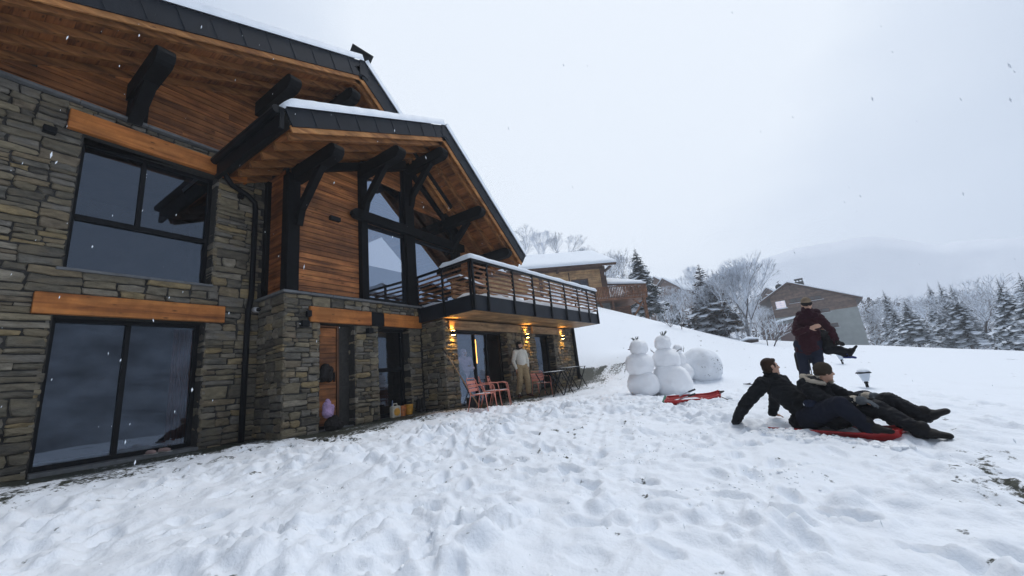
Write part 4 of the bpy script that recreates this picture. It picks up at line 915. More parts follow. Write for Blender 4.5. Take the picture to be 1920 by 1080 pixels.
lg(snow_slab([(gx_(1526), -1.0, gz_(1530, 594)-.1), (gx_(1542), -1.0, gz_(1540, 595)-.2), (gx_(1542), 0, gz_(1540, 594)), (gx_(1526), 0, gz_(1530, 593))], .18, 6, 5), 'canopy_snow', 'roof_snow', smooth=True)
# far houses
def far_house(px, py, D, w_, h_, dep, rz, label, group):
    p = at(px, py, D); t = thing('far_house', (p.x, p.y, p.z-h_*1.6), label, 'house', group, math.atan2(p.y, p.x)-math.pi/2+rz)
    hw = w_/2; hh = h_*1.6
    t_ = MB().prism([(-hw, -9), (hw, -9), (hw, hh-w_*.42), (0, hh-.1), (-hw, hh-w_*.42)], 'y', 0, dep).build('wall', M['farwall'], t)
    ro = slab(slab(MB(), [(-hw-.7, -.8, hh-w_*.42-.4), (0, -.8, hh+.1), (0, dep+.8, hh+.1), (-hw-.7, dep+.8, hh-w_*.42-.4)], .3), [(0, -.8, hh+.1), (hw+.7, -.8, hh-w_*.42-.4), (hw+.7, dep+.8, hh-w_*.42-.4), (0, dep+.8, hh+.1)], .3).build('roof', M['brown'], t)
    s = snow_slab([(-hw-.8, -.9, hh-w_*.42-.39), (0, -.9, hh+.11), (0, dep+.9, hh+.11), (-hw-.8, dep+.9, hh-w_*.42-.39)], .4, 8, 8); s2 = snow_slab([(0, -.9, hh+.11), (hw+.8, -.9, hh-w_*.42-.39), (hw+.8, dep+.9, hh-w_*.42-.39), (0, dep+.9, hh+.11)], .4, 8, 8)
    s.add(s2.v, s2.f); s.build('roof_snow', M['roof_snow'], ro, smooth=True)
    for i in (-.22, .22): MB().box(w_*i-.5, w_*i+.5, -.05, .02, hh-w_*.42-1.8, hh-w_*.42-.6).build('window', M['metal'], t)
M['farwall'] = mat('far_boards', (.16, .09, .06), .9, .2, 1)
far_house(1245, 523, 105, 9, 3, 12, -.55, 'far brown chalet with the widest gable in front of the hazy row on the hill', 'far chalets in the haze')
far_house(1229, 520, 112, 8, 3, 12, -.55, 'far chalet in the middle of the hazy row of steep snowy roofs', 'far chalets in the haze')
far_house(1216, 518, 119, 8, 3, 12, -.55, 'far chalet at the left end of the hazy row of steep snowy roofs', 'far chalets in the haze')
far_house(1441, 540, 108, 8.5, 3, 13, -.6, 'far grey chalet with a snowy roof just left of the grey gabled house', 'far chalets in the haze')
# ------------------------------------------------------------------ trees
M['bark'] = snowy_mat('snowy_bark', (.05, .042, .04), (.085, .07, .065), -.05, .4, nscale=4)
M['twig'] = snowy_mat('snowy_twig', (.075, .062, .06), (.15, .125, .12), -.7, .0, nscale=3, amt=.35)
M['needle'] = snowy_mat('snowy_needle', (.014, .024, .022), (.03, .042, .035), .15, .6, nscale=2.2, amt=.4)
M['dryleaf'] = snowy_mat('snowy_dry_leaf', (.03, .026, .022), (.13, .08, .05), -.3, .15, nscale=3.5, amt=.5)
def tri_tube(V, F, p, q, r0, r1, n=3):
    d = (q-p); 
    if d.length < 1e-6: return
    d.normalize(); a = d.orthogonal().normalized(); b = d.cross(a); k = len(V)
    for c, r in ((p, r0), (q, r1)):
        for i in range(n):
            t = 2*math.pi*i/n; V.append(c+(a*math.cos(t)+b*math.sin(t))*r)
    for i in range(n): F.append((k+i, k+(i+1) % n, k+n+(i+1) % n, k+n+i))
def mk(name, V, F, m, parent):
    me = bpy.data.meshes.new(name); me.from_pydata([tuple(v) for v in V], [], F)
    return mesh_obj(name, me, M[m], parent)
def bare_tree(seed, h=8, spread=.55, depth=6, name='bare_tree', leaf=False, label='x', upright=.25, multi=1, twk=1.0):
    r = random.Random(seed); t = thing(name, (0, 0, -50), label, 'tree'); TV, TF, BV, BF, LV, LF = [], [], [], [], [], []
    def rec(p, d, l, rr, k):
        segs = 3 if k > 2 else 2; q = p
        for s in range(segs):
            d2 = (d + Vector((r.gauss(0, .1), r.gauss(0, .1), r.gauss(.03, .06)))).normalized(); q2 = q+d2*l/segs
            V, F = (TV, TF) if k >= depth-1 else (BV, BF)
            tri_tube(V, F, q, q2, rr*(1-.18*s/segs), rr*(1-.18*(s+1)/segs), 5 if k >= depth-1 else 3); 
            if k < depth-0 and k > 0 and r.random() < .6:
                sd = (d2 + Vector((r.gauss(0, 1), r.gauss(0, 1), r.gauss(.1, .5))).normalized()*.9).normalized(); rec2(q2, sd, l*.45, rr*.5, min(k-1, 2))
            q, d = q2, d2
        if k == 0:
            if leaf:
                for _ in range(7):
                    c = q+Vector((r.gauss(0, .16), r.gauss(0, .16), r.gauss(0, .13))); s = r.uniform(.06, .13); a = Vector((r.gauss(0, 1), r.gauss(0, 1), r.gauss(0, .35))).normalized(); b = Vector((-a.y, a.x, r.gauss(0, .55))).normalized()
                    n = len(LV); LV.extend([c-a*s-b*s*.6, c+a*s-b*s*.6, c+a*s+b*s*.6, c-a*s+b*s*.6]); LF.append((n, n+1, n+2, n+3))
            return
        nb = 3 if k > 1 else 3
        for i in range(nb):
            ang = 2*math.pi*(i+r.random()*.7)/nb; o = d.orthogonal().normalized(); o2 = d.cross(o); sp = spread*r.uniform(.6, 1.25)
            nd = (d + (o*math.cos(ang)+o2*math.sin(ang))*sp + Vector((0, 0, upright))).normalized(); rec(q, nd, l*r.uniform(.62, .82), max(rr*.62, h*.0017), k-1)
    def rec2(p, d, l, rr, k):
        q = p+d*l; tri_tube(BV, BF, p, q, rr, rr*.5, 3)
        if k > 0:
            for i in range(2): rec2(q, (d+Vector((r.gauss(0, .5), r.gauss(0, .5), r.gauss(.15, .3)))).normalized(), l*.7, rr*.6, k-1)
    for m_ in range(multi):
        d0 = Vector((r.gauss(0, .1+.14*(multi > 1)), r.gauss(0, .1+.14*(multi > 1)), 1)).normalized(); rec(Vector((r.gauss(0, .12), r.gauss(0, .12), -.3))*(1 if multi > 1 else 1), d0, h*(.16 if leaf else .30), h*.014*(1.1 if multi == 1 else .8), depth)
    zm = max(v.z for v in BV) if BV else h; k = h/zm
    for L_ in (TV, BV, LV):
        for v in L_: v *= k
    # keep twigs visible as thin rods
    tk = mk('trunk', TV, TF, 'bark', t); mk('crown', BV+LV, BF+[tuple(i+len(BV) for i in f) for f in LF], 'dryleaf' if leaf else 'twig', t)
    t['h'] = h; return t
def conifer(seed, h=10, rad_=2.4, name='snowy_conifer', gap=.12, label='x', droop=.55, cm='needle', ragged=0):
    r = random.Random(seed); t = thing(name, (0, 0, -50), label, 'tree'); TV, TF, V, F = [], [], [], []
    tri_tube(TV, TF, Vector((0, 0, -.3)), Vector((0, 0, h*.55)), h*.017, h*.01, 7); tri_tube(TV, TF, Vector((0, 0, h*.55)), Vector((0, 0, h)), h*.01, .01, 5)
    z = h*gap
    def needlefan(p, d, l, w_):
        # a drooping spray: broad ragged blade with side fingers
        sd = Vector((-d.y, d.x, 0)).normalized(); n = 5; pts = []
        for i in range(n+1):
            u = i/n; q = p+d*l*u+Vector((0, 0, -droop*l*.5*u*u + .10*l*math.sin(u*3)))
            pts.append(q)
        for i in range(n):
            for s in (-1, 1):
                for rep in (0, 1):
                    u = (i+.5+rep*.3)/n; wl = w_*(1-.6*abs(u-.45))*r.uniform(.6, 1.15); a = pts[i].lerp(pts[i+1], .5*rep); b = pts[i+1].lerp(pts[min(n, i+2)], .4)
                    tip = a+sd*s*wl+d*wl*.55+Vector((0, 0, -wl*r.uniform(.1, .5)))
                    k = len(V); V.extend([a, b, tip+d*.04*l, tip-d*.05*l+Vector((0, 0, -.04*l))]); F.append((k, k+1, k+2, k+3))
        k = len(V); V.extend([pts[-2]+sd*.05*l, pts[-2]-sd*.05*l, pts[-1]]); F.append((k, k+1, k+2))
        # hanging needles below
        for i in range(3):
            a = pts[1+i]; k = len(V); V.extend([a-sd*.12*l, a+sd*.12*l, a+sd*.05*l+Vector((0, 0, -.17*l)), a-sd*.07*l+Vector((0, 0, -.13*l))]); F.append((k, k+1, k+2, k+3))
    while z < h*.985:
        u = (z-h*gap)/(h*(1-gap)); R = rad_*(1-u)**.85*(.82+.3*r.random()); n = max(4, int(7*(1-u)+3))
        a0 = r.random()*6.28
        for i in range(n):
            a = a0+6.283*i/n+r.gauss(0, .2); d = Vector((math.cos(a), math.sin(a), .15*u)); l = max(.12, R*r.uniform(.7-ragged, 1.12+ragged)); needlefan(Vector((0, 0, z+r.gauss(0, .05)*h/10)), d, l, l*.38)
        z += h*(.030-.012*u)*r.uniform(.85, 1.15)
    mk('trunk', TV, TF, 'bark', t); mk('crown', V, F, cm, t); t['h'] = h; return t
protoC = [conifer(1, 10, 2.6), conifer(2, 10, 2.1, gap=.08), conifer(3, 12, 3.0, gap=.16)]
protoB = [bare_tree(11, 8), bare_tree(12, 8, .5), bare_tree(13, 8, .62, multi=2), bare_tree(14, 8, .45, upright=.35)]
protoD = bare_tree(21, 7, .6, 6, name='frosted_tree', multi=4, upright=.5)
protoL = conifer(36, 8, 2.3, 'leafy_tree', .10, 'x', .35, 'dryleaf', .25)
used = set()
def plant(proto, px, py_top, D, label, group, wide=1.0, rz=None, py_base=None):
    p = at(px, py_top, D); gz = ground_z(p.x, p.y) if py_base is None else at(px, py_base, D).z
    hh = p.z-gz; s = hh/proto['h']; rz = rnd.uniform(0, 6.28) if rz is None else rz
    if proto.name in used: t = copy_thing(proto, (p.x, p.y, gz-.1), rz, (s*wide, s*wide, s))
    else:
        t = proto; t.location = (p.x, p.y, gz-.1); t.rotation_euler = (0, 0, rz); t.scale = (s*wide, s*wide, s); used.add(proto.name)
    t['label'] = label; t['category'] = 'tree'; t['group'] = group; return t
protoH = {}
G1 = 'bare trees behind the second chalet'
for i, (px, py, D, k, pb, lab) in enumerate([
    (968, 428, 62, 0, 520, 'frosted bare tree right beside the near chalet\'s roof tip'),
    (1012, 430, 58, 3, 515, 'tall thin bare tree above the left end of the white roof'),
    (1046, 436, 58, 1, 512, 'broad bare tree above the middle of the white roof'),
    (1088, 462, 64, 2, 505, 'low hazy bare tree just above the ridge of the white roof'),
    (1136, 468, 60, 0, 560, 'hazy bare tree behind the right end of the white roof'),
    (1160, 474, 58, 2, 585, 'bushy bare tree between the white roof and the tall conifer')]):
    plant(protoB[k], px, py, D, lab, G1, 1.25 if i != 1 else .9, py_base=pb)
plant(protoC[0], 1189, 463, 47, 'tall dark conifer with snowy boughs right behind the brown balcony', 'conifers on the slope', 1.15, py_base=600)
plant(protoC[1], 1262, 548, 60, 'small conifer in the hazy trees left of the brown-leaved tree', 'conifers on the slope', 1.1, py_base=625)
plant(protoC[1], 1233, 560, 50, 'low dark conifer poking out right of the balcony posts', 'conifers on the slope', .9, py_base=612)
G2 = 'frosted trees on the brow of the snow slope'
for i, (px, py, D, k, pb, lab) in enumerate([
    (1222, 545, 55, 2, 612, 'white frosted tree below the far row of gables'),
    (1245, 535, 62, 0, 618, 'white frosted tree under the widest far gable'),
    (1268, 540, 48, 1, 622, 'pale frosted tree just left of the brown-leaved tree'),
    (1375, 560, 48, 0, 640, 'pale frosted tree behind the tall multi-stemmed tree'),
    (1402, 566, 66, 2, 640, 'frosted tree with fine twigs right of the multi-stemmed tree'),
    (1424, 572, 80, 1, 640, 'frosted tree beside the left wall of the grey house'),
    (1350, 585, 45, 3, 636, 'thin frosted tree between the brown-leaved and multi-stemmed trees')]):
    plant(protoB[k], px, py, D, lab, G2, 1.3, py_base=pb)
plant(protoL, 1308, 492, 34, 'bushy dense tree loaded with snow over brown foliage, on the brow', 'tall trees on the brow', 1.2, py_base=632)
plant(protoL, 1334, 503, 36, 'second bushy snow-loaded tree, just behind and right of the first', 'tall trees on the brow', 1.0, 2.0, py_base=634)
plant(protoD, 1368, 482, 32, 'tall multi-stemmed bare tree with upright snowy branches', 'tall trees on the brow', 1.0, py_base=640)
plant(protoB[2], 1340, 505, 33, 'slender bare tree between the brown-leaved and tall multi-stemmed trees', 'tall trees on the brow', 1.0, py_base=636)
plant(protoB[3], 1288, 500, 36, 'thin bare tree on the left side of the brown-leaved tree', 'tall trees on the brow', .9, py_base=625)
G3 = 'conifers at the edge of the field'
for i, (px, py, D, k, pb, w_, lab) in enumerate([
    (1654, 541, 52, 1, 652, 1.1, 'slim conifer nearest to the right wall of the grey house'),
    (1694, 560, 48, 0, 652, 1.35, 'squat conifer heavy with snow, second from the grey house'),
    (1672, 575, 50, 2, 652, 1.2, 'low dark conifer squeezed between the two nearest the grey house'),
    (1737, 528, 54, 2, 664, .85, 'tall narrow conifer at the left of the trio'),
    (1757, 524, 52, 0, 664, .9, 'tallest conifer in the middle of the trio'),
    (1780, 532, 50, 2, 664, 1.1, 'conifer at the right of the trio with bare lower trunk'),
    (1866, 516, 44, 0, 676, 1.0, 'conifer with white-laden boughs left of the dark one at the picture edge'),
    (1908, 508, 42, 2, 682, 1.2, 'dark dense conifer at the right edge of the picture')]):
    plant(protoC[k], px, py, D, lab, G3, w_, py_base=pb)
G4 = 'bare trees behind the field conifers'
for i, (px, py, D, k, pb, w_, lab) in enumerate([
    (1648, 556, 84, 0, 655, 1.2, 'hazy bare tree behind the right end of the grey house'),
    (1664, 562, 80, 2, 655, 1.2, 'hazy bare tree between grey house and slim conifer'),
    (1715, 556, 62, 1, 662, 1.3, 'hazy bare tree between the squat conifer and the trio'),
    (1690, 553, 72, 0, 660, 1.4, 'pale hazy bare tree above the squat conifer'),
    (1820, 516, 50, 0, 668, 1.5, 'large spreading bare tree with leaning trunk right of the trio'),
    (1842, 530, 54, 2, 668, 1.3, 'bare tree with forked trunk beside the large spreading one'),
    (1800, 560, 60, 1, 668, 1.5, 'bare tree hidden low between trio and spreading tree'),
    (1890, 545, 58, 3, 676, 1.4, 'bare tree behind the two conifers at the picture edge'),
    (1935, 530, 60, 0, 680, 1.4, 'bare tree at the outermost right edge')]):
    plant(protoB[k], px, py, D, lab, G4, w_, py_base=pb)
# shrub stems and stump on the brow
def small_tree(px, py, D, h, label, seed):
    p = at(px, py, D); t = bare_tree(seed, h, .7, 3, name='snowy_shrub', multi=3); t.location = (p.x, p.y, ground_z(p.x, p.y)-.05)
    tag(t, label, 'shrub')
small_tree(1272, 612, 26, 1.3, 'tiny bare shrub poking out of the brow of the slope', 41)
small_tree(1440, 645, 28, 1.7, 'short dark shrub near the left corner of the grey house', 42)
p = at(1408, 641, 27); sm = mb = MB().tube([(-.5, 0, .12), (-.1, .05, .2), (.4, 0, .15)], [.12, .2, .13], 8)
lg_ = mb.build('fallen_log', M['bark'], None, smooth=True); lg_.location = (p.x, p.y, ground_z(p.x, p.y)); lg_.rotation_euler = (0, 0, -1.4); tag(lg_, 'short snow-dusted log lying on the brow below the frosted trees', 'log')
# distant wood as one mass on the slopes
def wood_band(name, label, px0, px1, D0, D1, n, h, seed, topf):
    r = random.Random(seed); V = []; F = []
    for i in range(n):
        px = r.uniform(px0, px1); D = r.uniform(D0, D1); top = at(px, topf(px)+r.uniform(-6, 14), D); b = Vector((top.x, top.y, top.z-h*r.uniform(.9, 1.3)))
        w_ = h*r.uniform(.14, .24); conif = r.random() < .35
        tri_tube(V, F, b-Vector((0, 0, h)), top, h*.02, h*.003, 4)
        for k in range(70):
            u = r.random(); z = b.z+(top.z-b.z)*u; rr = w_*((1-u)*1.1 if conif else math.sin(math.pi*min(1, .12+u*.86)))*math.sqrt(r.random()); a = r.random()*6.28
            c = Vector((b.x+rr*math.cos(a), b.y+rr*math.sin(a), z)); s = h*r.uniform(.012, .035)*(1.4 if conif else 1); q = Vector((math.cos(a), math.sin(a), r.uniform(-.5, .9) if not conif else -.4)).normalized(); e = q.cross(Vector((0, 0, 1))).normalized()
            m_ = len(V); V.extend([c-q*s*2-e*s*.4, c-q*s*2+e*s*.4, c+q*s*2+e*s*.25, c+q*s*2-e*s*.25]); F.append((m_, m_+1, m_+2, m_+3))
    o = mk(name, V, F, 'twig', None); tag(o, label, 'wood', kind='stuff')
wood_band('distant_wood', 'hazy snow-covered wood filling the slope behind the brow and houses', 1190, 1470, 85, 135, 150, 9, 5, lambda px: 548+abs(px-1330)*.06)
wood_band('distant_wood', 'hazy snow-covered wood behind the conifers at the right', 1600, 2000, 80, 130, 190, 10, 6, lambda px: 560+(px-1600)*.03)
wood_band('distant_wood', 'hazy wood on the hill behind the second chalet', 900, 1200, 85, 120, 110, 9, 7, lambda px: 470+(px-900)*.16)
# mountain ridge in the cloud
def ridge(name, label, pts, D, seed, mt):
    n = 90; V = []; F = []
    for i in range(n+1):
        px = pts[0][0]+(pts[-1][0]-pts[0][0])*i/n
        for a, b in zip(pts, pts[1:]):
            if a[0] <= px <= b[0]+.01: py = a[1]+(b[1]-a[1])*(px-a[0])/(b[0]-a[0])
        t = at(px, py, D); zt = t.z + D*.012*mnoise.noise(Vector((i*.13, seed, 0)))+D*.004*mnoise.noise(Vector((i*.9, seed, 2)))
        for j in range(9):
            u = j/8; dd = 1-.38*(1-u); rr = D*.01*mnoise.noise(Vector((i*.35, j*.8, seed))); V.append((t.x*dd, t.y*dd, -14+(zt+14)*u**1.15+rr*math.sin(math.pi*u)))
        V.append((t.x*1.12, t.y*1.12, -14))
    for i in range(n):
        for j in range(9): F.append((i*10+j, (i+1)*10+j, (i+1)*10+j+1, i*10+j+1))
    me = bpy.data.meshes.new(name); me.from_pydata(V, [], F); me.polygons.foreach_set('use_smooth', [True]*len(me.polygons))
    o = mesh_obj(name, me, M[mt]); tag(o, label, kind='structure')
M['haze_tinted_forest'] = mat('haze_tinted_slope', (.66, .70, .77), .95, .3, .05, col2=(.73, .77, .83), detail=8)  # near-sky tone paints the distance haze into the wooded ridge's colour
ridge('mountains', 'far wooded mountain ridge fading into cloud', [(1100, 600), (1230, 515), (1330, 540), (1440, 480), (1600, 447), (1750, 452), (1920, 445), (2200, 430), (2500, 500)], 330, 3, 'haze_tinted_forest')
# valley side behind the camera, seen only in the window panes
V = []; F = []
for i in range(61):
    a = rad(140+i*2.6)
    for j in range(7):
        u = j/6; rr = 250-70*(1-u); V.append((math.sin(a)*rr, math.cos(a)*rr, -14+(62+16*mnoise.noise(Vector((i*.21, 7, 0)))+5*mnoise.noise(Vector((i*.9, 3, 0))))*u**1.1+4*mnoise.noise(Vector((i*.4, j*.9, 5)))))
for i in range(60):
    for j in range(6): F.append((i*7+j, (i+1)*7+j, (i+1)*7+j+1, i*7+j+1))
V = [(max(-58, x), y, z) for x, y, z in V]
me = bpy.data.meshes.new('valley_side'); me.from_pydata(V, [], F); me.polygons.foreach_set('use_smooth', [True]*len(F))
tag(mesh_obj('valley_side', me, mat('dark_forest_slope', (.03, .036, .05), .95, .3, .09, col2=(.50, .53, .57), detail=8)), 'wooded valley side opposite the chalet', kind='structure')
# ------------------------------------------------------------------ haze: the snowy air
hb = MB().box(-60, 400, -400, 255, -22, 92).build('haze', None); tag(hb, 'pale snowy air thickening with distance', 'haze', kind='stuff')
hm = bpy.data.materials.new('haze'); hm.use_nodes = True; t = hm.node_tree; t.nodes.clear()
pv = t.nodes.new('ShaderNodeVolumePrincipled'); pv.inputs['Color'].default_value = (.93, .96, 1, 1); pv.inputs['Density'].default_value = .0014; pv.inputs['Anisotropy'].default_value = .2
ou = t.nodes.new('ShaderNodeOutputMaterial'); t.links.new(pv.outputs[0], ou.inputs['Volume']); hb.data.materials.append(hm)
# ------------------------------------------------------------------ people
def rot_to(d):
    return Vector(d).normalized().to_track_quat('Z', 'Y').to_matrix()
def fcap(mb, p0, p1, r0, r1, sq=1.0, side=None, n=14):
    """tapered capsule; sq flattens it across 'side'"""
    p0 = Vector(p0); p1 = Vector(p1); d = p1-p0; Ln = d.length; d = d/Ln if Ln > 1e-6 else Vector((0, 0, 1))
    a = Vector(side) - d*Vector(side).dot(d) if side is not None else d.orthogonal()
    if a.length < 1e-4: a = d.orthogonal()
    a.normalize(); b = d.cross(a); rings = []
    for k in range(4): t = math.pi/2*(k+.5)/4.5; rings.append((p0-d*r0*math.cos(t), r0*math.sin(t)))
    for k in range(5): u = k/4; rings.append((p0.lerp(p1, u), r0+(r1-r0)*u))
    for k in range(4): t = math.pi/2*(3.5-k)/4.5; rings.append((p1+d*r1*math.cos(t), r1*math.sin(t)))
    vs = []; fs = []
    for c, r in rings:
        for i in range(n):
            t = 2*math.pi*i/n; vs.append(c+a*math.cos(t)*r+b*math.sin(t)*r*sq)
    m = len(rings)
    for j in range(m-1):
        for i in range(n): fs.append((j*n+i, j*n+(i+1) % n, (j+1)*n+(i+1) % n, (j+1)*n+i))
    fs.append(tuple(range(n))[::-1]); fs.append(tuple((m-1)*n+i for i in range(n)))
    mb.add(vs, fs); return mb
def fell(mb, c, r, R=None, n=18, m=12):
    vs = []; fs = []; c = Vector(c)
    for j in range(m+1):
        t = math.pi*j/m
        for k in range(n):
            a = 2*math.pi*k/n; v = Vector((r[0]*math.sin(t)*math.cos(a), r[1]*math.sin(t)*math.sin(a), r[2]*math.cos(t))); vs.append(c+((R @ v) if R is not None else v))
    for j in range(m):
        for k in range(n): fs.append((j*n+k, (j+1)*n+k, (j+1)*n+(k+1) % n, j*n+(k+1) % n))
    mb.add(vs, fs); return mb
def fuse(mb, name, m, parent, voxel=.012, smooth=4, wr=0, wscale=.09, seed=0, world=True):
    me = bpy.data.meshes.new(name); me.from_pydata(mb.v, [], mb.f)
    bm = bmesh.new(); bm.from_mesh(me); bmesh.ops.remove_doubles(bm, verts=bm.verts, dist=1e-5); bmesh.ops.recalc_face_normals(bm, faces=bm.faces); bm.to_mesh(me); bm.free()
    o = bpy.data.objects.new('tmp', me); COL.objects.link(o)
    rm_ = o.modifiers.new('r', 'REMESH'); rm_.mode = 'VOXEL'; rm_.voxel_size = voxel
    sm_ = o.modifiers.new('s', 'SMOOTH'); sm_.factor = .5; sm_.iterations = smooth
    dg = bpy.context.evaluated_depsgraph_get(); dg.update(); me2 = bpy.data.meshes.new_from_object(o.evaluated_get(dg))
    bpy.data.objects.remove(o); me2.name = name
    if wr:                              # cloth folds
        me2.update(); N_ = [v.normal.copy() for v in me2.vertices]
        for v, nn in zip(me2.vertices, N_):
            p = v.co; a = mnoise.noise(Vector((p.x/wscale+seed, p.y/wscale, p.z/wscale*1.7))); b_ = mnoise.noise(Vector((p.x/wscale*2.3, p.y/wscale*2.3+seed, p.z/wscale*3)))
            v.co = p + nn*wr*(1-abs(a)*2.2 + .5*b_ - .5)
    me2.polygons.foreach_set('use_smooth', [True]*len(me2.polygons)); me2.materials.clear()
    return mesh_obj(name, me2, M[m] if isinstance(m, str) else m, parent, world)
def hand(mb, wrist, pdir, pnorm, thumb_side, curl=.4, s=1.0):
    """palm + four bent fingers + thumb; pdir along the hand, pnorm out of the back of the hand"""
    w_ = Vector(wrist); d = Vector(pdir).normalized(); n = Vector(pnorm); n = (n-d*n.dot(d)).normalized(); sd = d.cross(n)*thumb_side
    fcap(mb, w_-d*.01*s, w_+d*.075*s, .026*s, .036*s, .48, sd)
    for i, (off, ln) in enumerate([(.03, .066), (.010, .075), (-.011, .07), (-.031, .055)]):
        b = w_+d*.088*s+sd*off*s; q = b; dd = d.copy(); L_ = ln*s/2.3
        for k in range(3):
            dd = (dd*math.cos(curl*(.55+.2*k)) - n*math.sin(curl*(.55+.2*k))).normalized(); q2 = q+dd*L_*(1-.12*k); fcap(mb, q, q2, (.0092-.0008*k)*s, (.0086-.0008*k)*s, n=8); q = q2
    b = w_+d*.03*s+sd*.028*s; q = b+(sd*.7+d*.6).normalized()*.036*s-n*.006*s; fcap(mb, b, q, .012*s, .0105*s, n=8); fcap(mb, q, q+(d*.85+sd*.3-n*.3).normalized()*.03*s, .0105*s, .008*s, n=8)
def headmesh(mb, c, f, u, s=1.0):
    """head about 0.23 tall with brow, nose, lips, chin, ears. c centre, f facing, u up"""
    c = Vector(c); f = Vector(f).normalized(); u = Vector(u); u = (u-f*u.dot(f)).normalized(); r = f.cross(u); R = Matrix((r, f, u)).transposed()
    P = lambda x, y, z: c+(r*x+f*y+u*z)*s
    fell(mb, P(0, -.012, .028), (.074*s, .092*s, .088*s), R); fell(mb, P(0, .018, -.035), (.058*s, .066*s, .078*s), R)
    fell(mb, P(0, .062, -.092), (.024*s, .022*s, .02*s), R)                       # chin
    fcap(mb, P(0, .083, .015), P(0, .104, -.022), .009*s, .014*s, n=8); fell(mb, P(0, .090, -.028), (.017*s, .012*s, .009*s), R)   # nose
    fcap(mb, P(-.035, .074, .028), P(.035, .074, .028), .011*s, .011*s, n=8)       # brow
    fell(mb, P(0, .079, -.056), (.022*s, .011*s, .007*s), R); fell(mb, P(0, .077, -.066), (.018*s, .010*s, .006*s), R)
    for e in (-1, 1): fell(mb, P(.076*e, -.008, -.005), (.008*s, .019*s, .032*s), R); fell(mb, P(.04*e, .055, -.02), (.022*s, .02*s, .02*s), R)
    return P, R
def eyes(P, R, parent, s=1.0):
    for e in (-1, 1):
        fuse_ = MB(); fell(fuse_, P(.031*e, .073, .008), (.0125*s, .009*s, .009*s), R, 10, 8); fuse_.build('eye', M['eye'], parent, world=True, smooth=True)
M['skin'] = mat('skin', (.52, .30, .21), .5, .08, 14, bump=.08, bscale=70); M['eye'] = mat('eye', (.03, .02, .018), .15)
def cloth(name, col, var=.15, bump=.25, bs=40, rough=.85): M[name] = mat(name, col, rough, var, 7, bump=bump, bscale=bs, spec=.12); return M[name]
cloth('black_coat', (.010, .011, .013)); cloth('jeans', (.009, .011, .020), .25); cloth('black_pants', (.010, .010, .012), rough=.6)
cloth('burgundy', (.034, .007, .012), .2, rough=.6); cloth('burgundy_dark', (.028, .007, .013)); cloth('navy', (.016, .020, .036)); cloth('knit_olive', (.045, .034, .024), .2, .8, 160)
cloth('cream_knit', (.74, .71, .63), .08, .5, 130); cloth('khaki', (.38, .28, .16), .12); cloth('fur', (.50, .44, .36), .3, 1.0, 90); cloth('brown_hair', (.035, .018, .010), .4, .9, 120, .6); cloth('light_hair', (.24, .18, .12), .3, .8, 110, .6)
cloth('knit_black', (.012, .011, .011)); cloth('boot', (.012, .011, .011), rough=.5); cloth('sole_brown', (.06, .02, .02)); cloth('royal_blue', (.015, .03, .14), rough=.5); cloth('grey_glove', (.09, .10, .11)); cloth('pink_coat', (.72, .55, .66)); cloth('shirt_blue', (.02, .026, .05), .9, .1, 20)
def figure(label, base, J, group=None):
    """body from a dictionary of world-space joints"""
    root = thing('person', base, label, 'person', group)
    mb = MB(); s = J.get('s', 1.0); V_ = lambda k: Vector(J[k])
    P, R = headmesh(mb, V_('head'), V_('face'), J.get('hup', (0, 0, 1)), J.get('hs', 1.0))
    side = (V_('shr')-V_('shl')).normalized()
    fcap(mb, V_('neck')-Vector((0, 0, .02)), V_('head')-Vector((0, 0, .05*s)), .056*s, .054*s)
    fcap(mb, V_('pelvis'), V_('chest'), .115*s, .125*s, .68, side); fcap(mb, V_('chest'), V_('neck'), .12*s, .06*s, .7, side)
    fcap(mb, V_('shl'), V_('shr'), .058*s, .058*s)
    fcap(mb, V_('hipl'), V_('hipr'), .095*s, .095*s)
    for k in 'lr':
        fcap(mb, V_('sh'+k), V_('el'+k), .050*s, .040*s); fcap(mb, V_('el'+k), V_('wr'+k), .040*s, .027*s)
        fcap(mb, V_('hip'+k), V_('kn'+k), .082*s, .055*s); fcap(mb, V_('kn'+k), V_('an'+k), .054*s, .036*s); fcap(mb, V_('an'+k), V_('to'+k), .036*s, .028*s)
        h = J.get('hand'+k)
        if h: hand(mb, V_('wr'+k), h[0], h[1], h[2], h[3], s)
    b = fuse(mb, 'body', 'skin', root, .0095*max(.8, s), 2); eyes(P, R, b, J.get('hs', 1.0))
    return root, b, P, R
def lerp(a, b, t): return Vector(a).lerp(Vector(b), t)
# ---- seated man leaning back on the sledge
SO = Vector((6.36, -.30, 0)); SU = Vector((-.52, -.85, 0)).normalized(); SW = Vector((-.85, .52, 0)).normalized()
SG = -.34
def sp(s, t, h): return SO + SU*s + SW*t + Vector((0, 0, h))
J = dict(head=sp(-.355, .0, .455), face=(SU*.50+SW*-.85+Vector((0, 0, .08))), hup=(SU*-.16+Vector((0, 0, 1))), neck=sp(-.385, 0, .33), chest=sp(-.30, 0, .16), pelvis=sp(-.0, 0, -.18),
         shl=sp(-.38, -.20, .25), shr=sp(-.40, .20, .25), elr=sp(-.66, .30, -.02), wrr=sp(-.90, .24, -.27), ell=sp(-.58, -.30, .02), wrl=sp(-.72, -.36, -.22),
         handr=(SU*-.6+SW*.2+Vector((0, 0, -.3)), Vector((0, 0, 1)), 1, .35), handl=(SU*.5+SW*-.6+Vector((0, 0, -.25)), Vector((0, 0, 1)), -1, .3),
         hipl=sp(.02, -.12, -.19), hipr=sp(.02, .12, -.19), knr=sp(.47, .27, .0), anr=sp(.66, .22, -.24), knl=sp(.46, -.34, .0), anl=sp(.70, -.34, -.24), tor=sp(.80, .22, -.26), tol=sp(.86, -.36, -.25))
